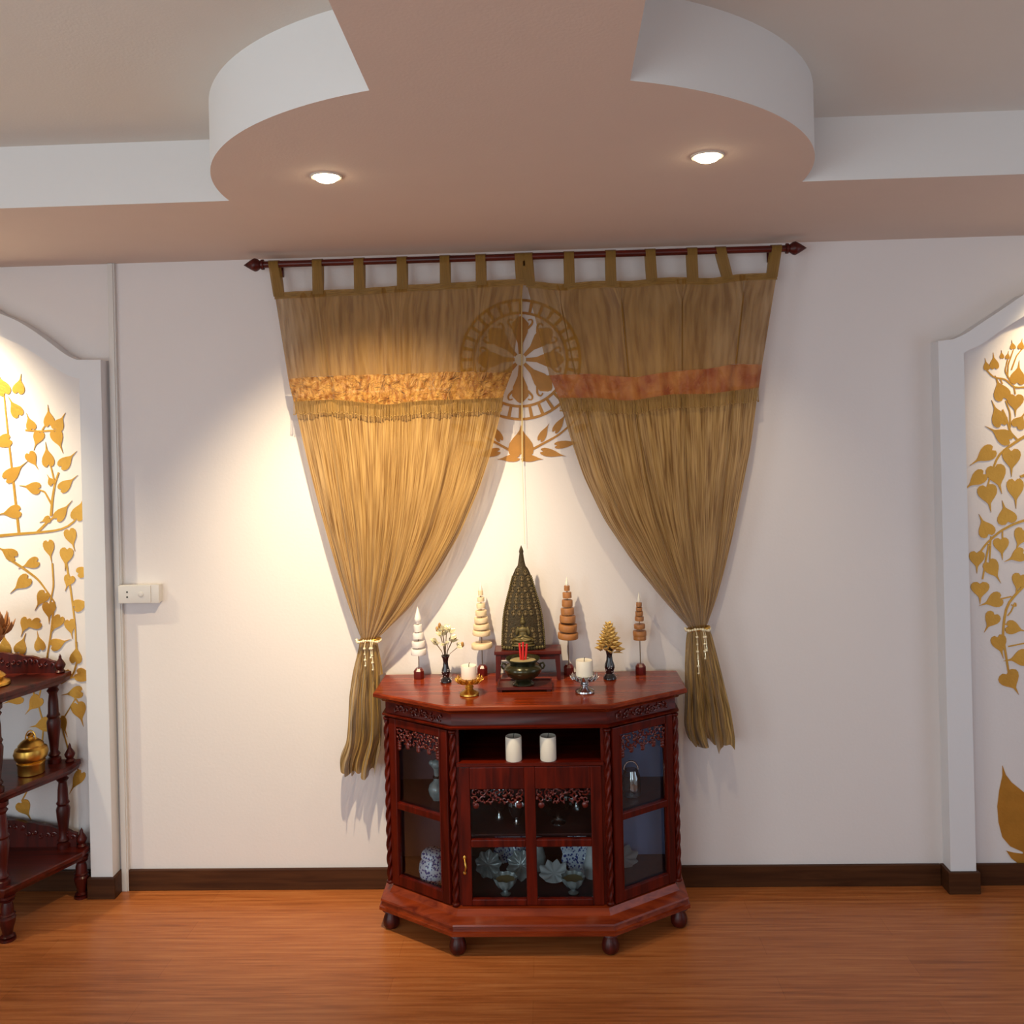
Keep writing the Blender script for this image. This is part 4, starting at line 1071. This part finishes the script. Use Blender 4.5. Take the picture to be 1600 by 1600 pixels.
# seated figure, one continuous surface
bm = NB(); yb = -.028
def bl(x, y, z, a, b_, c_, rot=None): ball(bm, (x, yb+y, z), a, b_, c_, 16, 12, rot)
bl(0, 0, .020, .046, .020, .008); bl(0, -.002, .030, .040, .018, .006)
bl(0, 0, .044, .018, .013, .010)
for s in (-1, 1):
    bl(s*.022, -.004, .042, .022, .011, .009, Matrix.Rotation(s*.15, 3, 'Y')); bl(s*.014, -.012, .041, .020, .008, .006, Matrix.Rotation(-s*.2, 3, 'Y'))
    bl(s*.021, 0, .074, .0062, .006, .017, Matrix.Rotation(-s*.22, 3, 'Y')); bl(s*.014, -.008, .054, .013, .005, .0045, Matrix.Rotation(s*.25, 3, 'Y'))
    bl(s*.0085, 0, .1065, .0018, .003, .006)
bl(0, 0, .062, .015, .010, .020); bl(0, 0, .078, .0195, .0095, .012); bl(0, 0, .092, .0055, .0055, .008)
bl(0, -.001, .107, .0088, .0085, .0115); bl(0, 0, .118, .0075, .0072, .006); bl(0, 0, .125, .0042, .0042, .0055); bl(0, 0, .133, .0018, .0018, .006)
bl(0, -.0095, .106, .0014, .002, .003)
fg = obj('seated_figure', bm, W['bronzeg'], rl, 180)
md = fg.modifiers.new('merge', 'REMESH'); md.mode = 'VOXEL'; md.voxel_size = .0013; md.use_smooth_shade = True

# ------------------------------------------------------------------ wall electrics
# pale cable trunking down the wall and its socket box
tx, bx2 = at(183, 420, 0).x, at(202, 1386, 0).x
xc = -1.632
tr = thing('cable_trunking', (xc, 0, 0), 'slim pale plastic cable trunking running down the wall beside the left arch', 'trunking')
bm = NB(); box(bm, -.011, .011, -.021, 0, .0, H-.001, .003); obj('cover', bm, W['plastic'], tr, 0)
bm = NB(); box(bm, .0112, .0155, -.0165, 0, .0, H-.001); obj('base_rail', bm, W['plastic'], tr, 0)
s0, s1 = at(185, 914, -.03), at(250, 942, -.03)
so = thing('wall_socket', ((s0.x+s1.x)/2, 0, (s0.z+s1.z)/2), 'white surface mounted socket box on the wall beside the trunking', 'socket')
hw, hh = (s1.x-s0.x)/2, (s0.z-s1.z)/2
bm = NB(); box(bm, -hw, hw, -.038, -.0215, -hh, hh, .004); box(bm, .042-hw, hw-.002, -.0216, 0, -hh+.003, hh-.003); obj('back_box', bm, W['plastic'], so, 30)
bm = NB(); box(bm, -hw+.004, hw*.62, -.042, -.037, -hh+.003, hh-.003, .002); obj('face_plate', bm, W['plastic'], so, 30)
for z in (-.010, .010):
    bm = NB(); lathe(bm, [(.0036, 0), (.0036, .0008), (0, .0008)], 14, (-hw*.52, -.042, z), rot=Matrix.Rotation(PI/2, 3, 'X')); obj('socket_hole', bm, W['plastich'], so)
bm = NB(); lathe(bm, [(.0105, 0), (.0105, .002), (.009, .003), (0, .003)], 24, (hw*.15, -.042, 0), rot=Matrix.Rotation(PI/2, 3, 'X')); obj('round_switch', bm, W['plastic'], so)

# ------------------------------------------------------------------ downlights
def downlight(x, y, label, power, aim, size, blend, col, tilt=True, bulb=True):
    t = thing('downlight', (x, y, H), label, 'ceiling light', 'recessed soffit spotlights')
    bm = NB(); rings = [(.050, 0), (.050, -.004), (.046, -.007), (.038, -.006), (.034, .0), (.034, -.001)]
    prof = [(.044, -.0005), (.044, -.003), (.041, -.005), (.036, -.004), (.034, -.0008)]
    n = 36; R_ = [[bm.verts.new((r*math.cos(2*PI*i/n), r*math.sin(2*PI*i/n), z)) for i in range(n)] for r, z in prof]
    for a, b_ in zip(R_, R_[1:]):
        for i in range(n): bm.faces.new((a[i], a[(i+1) % n], b_[(i+1) % n], b_[i]))
    for i in range(n): bm.faces.new((R_[-1][i], R_[-1][(i+1) % n], R_[0][(i+1) % n], R_[0][i]))
    obj('trim_ring', bm, W['hard'], t)
    d = (Vector(aim)-Vector((x, y, H))).normalized()
    bm = NB(); lathe(bm, [(.0335, -.0008), (.032, -.007), (.025, -.013), (.014, -.017), (0, -.018)], 28); obj('bulb', bm, W['bulb'], t)
    ld = bpy.data.lights.new('spot', 'SPOT'); ld.energy = power; ld.color = col; ld.spot_size = math.radians(size); ld.spot_blend = blend; ld.shadow_soft_size = .022
    lo_ = bpy.data.objects.new('spot_beam', ld); COL.objects.link(lo_); lo_.location = Vector((x, y, H-.045))
    lo_.rotation_euler = d.to_track_quat('-Z', 'Y').to_euler()
    return t
WARM = (1, .79, .50)
downlight(-.504, -1.083, 'lit recessed spotlight in the left half of the round soffit', 262, (-.58, 0, 1.20), 74, 1.0, WARM)
downlight(.523, -1.148, 'lit recessed spotlight in the right half of the round soffit', 26, (.45, 0, 1.1), 80, .8, WARM)
downlight(-2.42, -.60, 'lit recessed spotlight in the soffit over the left arch', 250, (-2.40, 0, 1.75), 84, 1.0, (1, .84, .56))
downlight(2.12, -.40, 'lit recessed spotlight in the soffit over the right arch', 58, (2.06, 0, 2.0), 58, 1.0, (1, .76, .42))

# ------------------------------------------------------------------ tiered corner shelf, left
YW = -.022
cx = -2.36
sh = thing('tiered_shelf', (cx, YW, 0), 'dark carved wooden tiered shelf with turned posts inside the left arch', 'shelf')
def splan(hw_, fw_, d, d2, e=.0): return [(-hw_, 0), (-hw_, -d2), (-fw_, -d), (fw_, -d), (hw_, -d2), (hw_, 0)]
tiers = [ # half width at wall, half width front, depth, side depth, z top
 (.535, .435, .355, .06, .882), (.565, .45, .355, .07, .530), (.605, .47, .365, .08, .195)]
def turned(z0, z1, r=.016):
    h = z1-z0; pr = []
    for f_, k in ((0, 1.25), (.05, 1.25), (.07, .8), (.10, 1.15), (.14, .75), (.25, .9), (.40, 1.2), (.50, 1.3), (.55, 1.0), (.58, 1.25), (.61, 1.0), (.75, .95), (.85, .75), (.89, 1.15), (.92, .8), (.95, 1.25), (1, 1.25)):
        pr.append((r*k, z0+h*f_))
    return pr
finp = [(.015, 0), (.019, .006), (.012, .014), (.018, .024), (.020, .032), (.014, .044), (.006, .056), (.005, .066), (0, .076)]
for k, (hw_, fw_, d, d2, z) in enumerate(tiers):
    bm = NB(); P_ = splan(hw_, fw_, d, d2)
    stack(bm, [([(x*.985, y*.985) for x, y in P_], z-.034), ([(x*.99, y*.99) for x, y in P_], z-.024), (P_, z-.016), (P_, z-.004), ([(x*.994, y*.994) for x, y in P_], z)])
    obj('shelf_board', bm, W['darkwoodh'], sh, 25)
    zn = tiers[k+1][4] if k < 2 else 0
    if k < 2:
        spots = [(-hw_+.06, -.03), (hw_-.06, -.03), (-fw_+.01, -d+.03), (fw_-.01, -d+.03)]
    else: spots = [(-hw_+.03, -.035), (hw_-.03, -.035), (-fw_+.01, -d+.03), (fw_-.01, -d+.03)]
    for x, y in spots:
        bm = NB(); lathe(bm, turned(zn, z-.033, .022 if k == 2 else .020), 18, (x, y, 0)); obj('turned_post', bm, W['darkwood'], sh)
    ends = [(-hw_+.028, -.03), (hw_-.028, -.03)]
    for x, y in ends:
        bm = NB(); lathe(bm, [(r, z+zz_) for r, zz_ in finp], 16, (x, y, 0)); obj('finial', bm, W['darkwood'], sh)
    # carved back gallery, higher in the middle, scalloped crest
    g = []
    w_ = hw_-.05; nn = 60; gh = (.085, .0, .12)[k]
    if gh:
        for i in range(nn+1):
            u = i/nn*2-1; zz_ = z + .022 + gh*(.25+.75*math.cos(u*PI/2)**.8)*.85 + .006*abs(math.sin(i*.9))
            g.append((u*w_, zz_))
        bm = NB(); vprism(bm, [(-w_, z-.002)] + g + [(w_, z-.002)], -.030, -.014); obj('back_gallery', bm, W['darkwood'], sh, 25)
        c = NB(); rn = random.Random(k)
        for i in range(44):
            u = (i+.5)/44*2-1; top = .022 + gh*(.25+.75*math.cos(u*PI/2)**.8)*.85
            zc_ = z+top*(.35+.5*rn.random()); a0 = rn.random()*6
            tube(c, [(u*w_+.012*(1-t_/11)*math.cos(a0+t_*.6), -.032, zc_+.012*(1-t_/11)*math.sin(a0+t_*.6)) for t_ in range(10)], .003, 5)
        obj('gallery_carving', c, W['carve'], sh, 60)
# brass pot on the middle tier
pp = Vector((at(50, 1195, -.16).x, -.165, .530))
t = thing('brass_pot', pp, 'polished brass lidded pot on the middle tier of the tiered shelf', 'pot')
bm = NB(); lathe(bm, [(.044, 0), (.047, .003), (.047, .036), (.050, .040), (.050, .046), (.046, .048), (.056, .060), (.061, .078), (.056, .096), (.044, .104), (.042, .106)], 40); obj('body', bm, W['brass'], t)
bm = NB(); lathe(bm, [(.045, .1045), (.045, .110), (.036, .120), (.026, .128), (.012, .132), (.009, .138), (.013, .146), (.008, .152), (0, .156)], 36); obj('lid', bm, W['brass'], t)
bm = NB(); tube(bm, [(.020*math.cos(a), 0, .128+.034*math.sin(a)) for a in [PI*k/12 for k in range(13)]], .0028, 8); obj('lid_handle', bm, W['brass'], t)
# gilded lotus stand at the frame edge on the top tier
lp = Vector((at(-14, 1060, -.22).x, -.22, .882))
t = thing('lotus_stand', lp, 'gilded wooden lotus bowl on a brass foot at the left edge of the top tier', 'ornament')
bm = NB(); lathe(bm, [(.062, 0), (.066, .004), (.064, .012), (.040, .024), (.050, .034), (.040, .044), (.020, .058), (.014, .09), (.018, .11), (.014, .13), (.024, .15), (.012, .158)], 36); obj('foot', bm, W['brass'], t)
bm = NB(); lathe(bm, [(.012, .150), (.036, .162), (.054, .190), (.058, .215), (.052, .216), (.046, .192), (.02, .170), (0, .168)], 36); obj('bowl', bm, W['disco'], t)
bm = NB()
for lay, (n, r_, z_, el, L_) in enumerate(((10, .050, .20, .9, .062), (10, .040, .215, 1.2, .070), (7, .022, .22, 1.4, .075))):
    for i in range(n):
        a = 2*PI*(i+.5*lay)/n; d = Vector((math.cos(a)*math.cos(el), math.sin(a)*math.cos(el), math.sin(el)))
        heart_leaf(bm, (r_*math.cos(a), r_*math.sin(a), z_-.01), d, (-math.cos(a), -math.sin(a), 1), L_, .034, -.25)
solid(obj('petals', bm, W['disco'], t, 60), .002)

# ------------------------------------------------------------------ daylight
def area(name, loc, rot, sx, sy, e, col):
    l = bpy.data.lights.new(name, 'AREA'); l.shape = 'RECTANGLE'; l.size = sx; l.size_y = sy; l.energy = e; l.color = col
    o = bpy.data.objects.new(name, l); COL.objects.link(o); o.location = loc; o.rotation_euler = rot
    return o
area('daylight', (-1.75, YR-.02, 1.35), (PI/2, 0, 0), 2.2, 1.6, 66, (.82, .95, 1.0))
area('daylight', (1.4, YR-.02, 1.35), (PI/2, 0, 0), 1.7, 1.6, 14, (.92, .96, 1.0))
area('daylight', (XR+.01, -1.575, 1.2), (PI/2, 0, PI/2), 1.35, 1.8, 9, (.74, .84, 1.0))
area('daylight', (XL-.01, -3.55, 1.05), (PI/2, 0, -PI/2), 1.6, 2.0, 46, (.82, .95, 1.0))
w = bpy.data.worlds.new('world'); sc.world = w; w.use_nodes = True
w.node_tree.nodes['Background'].inputs[0].default_value = (.72, .82, 1, 1); w.node_tree.nodes['Background'].inputs[1].default_value = .8

sc.view_settings.view_transform = 'Standard'; sc.view_settings.look = 'None'
sc.view_settings.gamma = 1; sc.view_settings.use_curve_mapping = False
sc.view_settings.exposure = -0.36
sc.cycles.max_bounces = 10; sc.cycles.transparent_max_bounces = 16
sc.cycles.use_denoising = True
sc.cycles.sample_clamp_indirect = 6
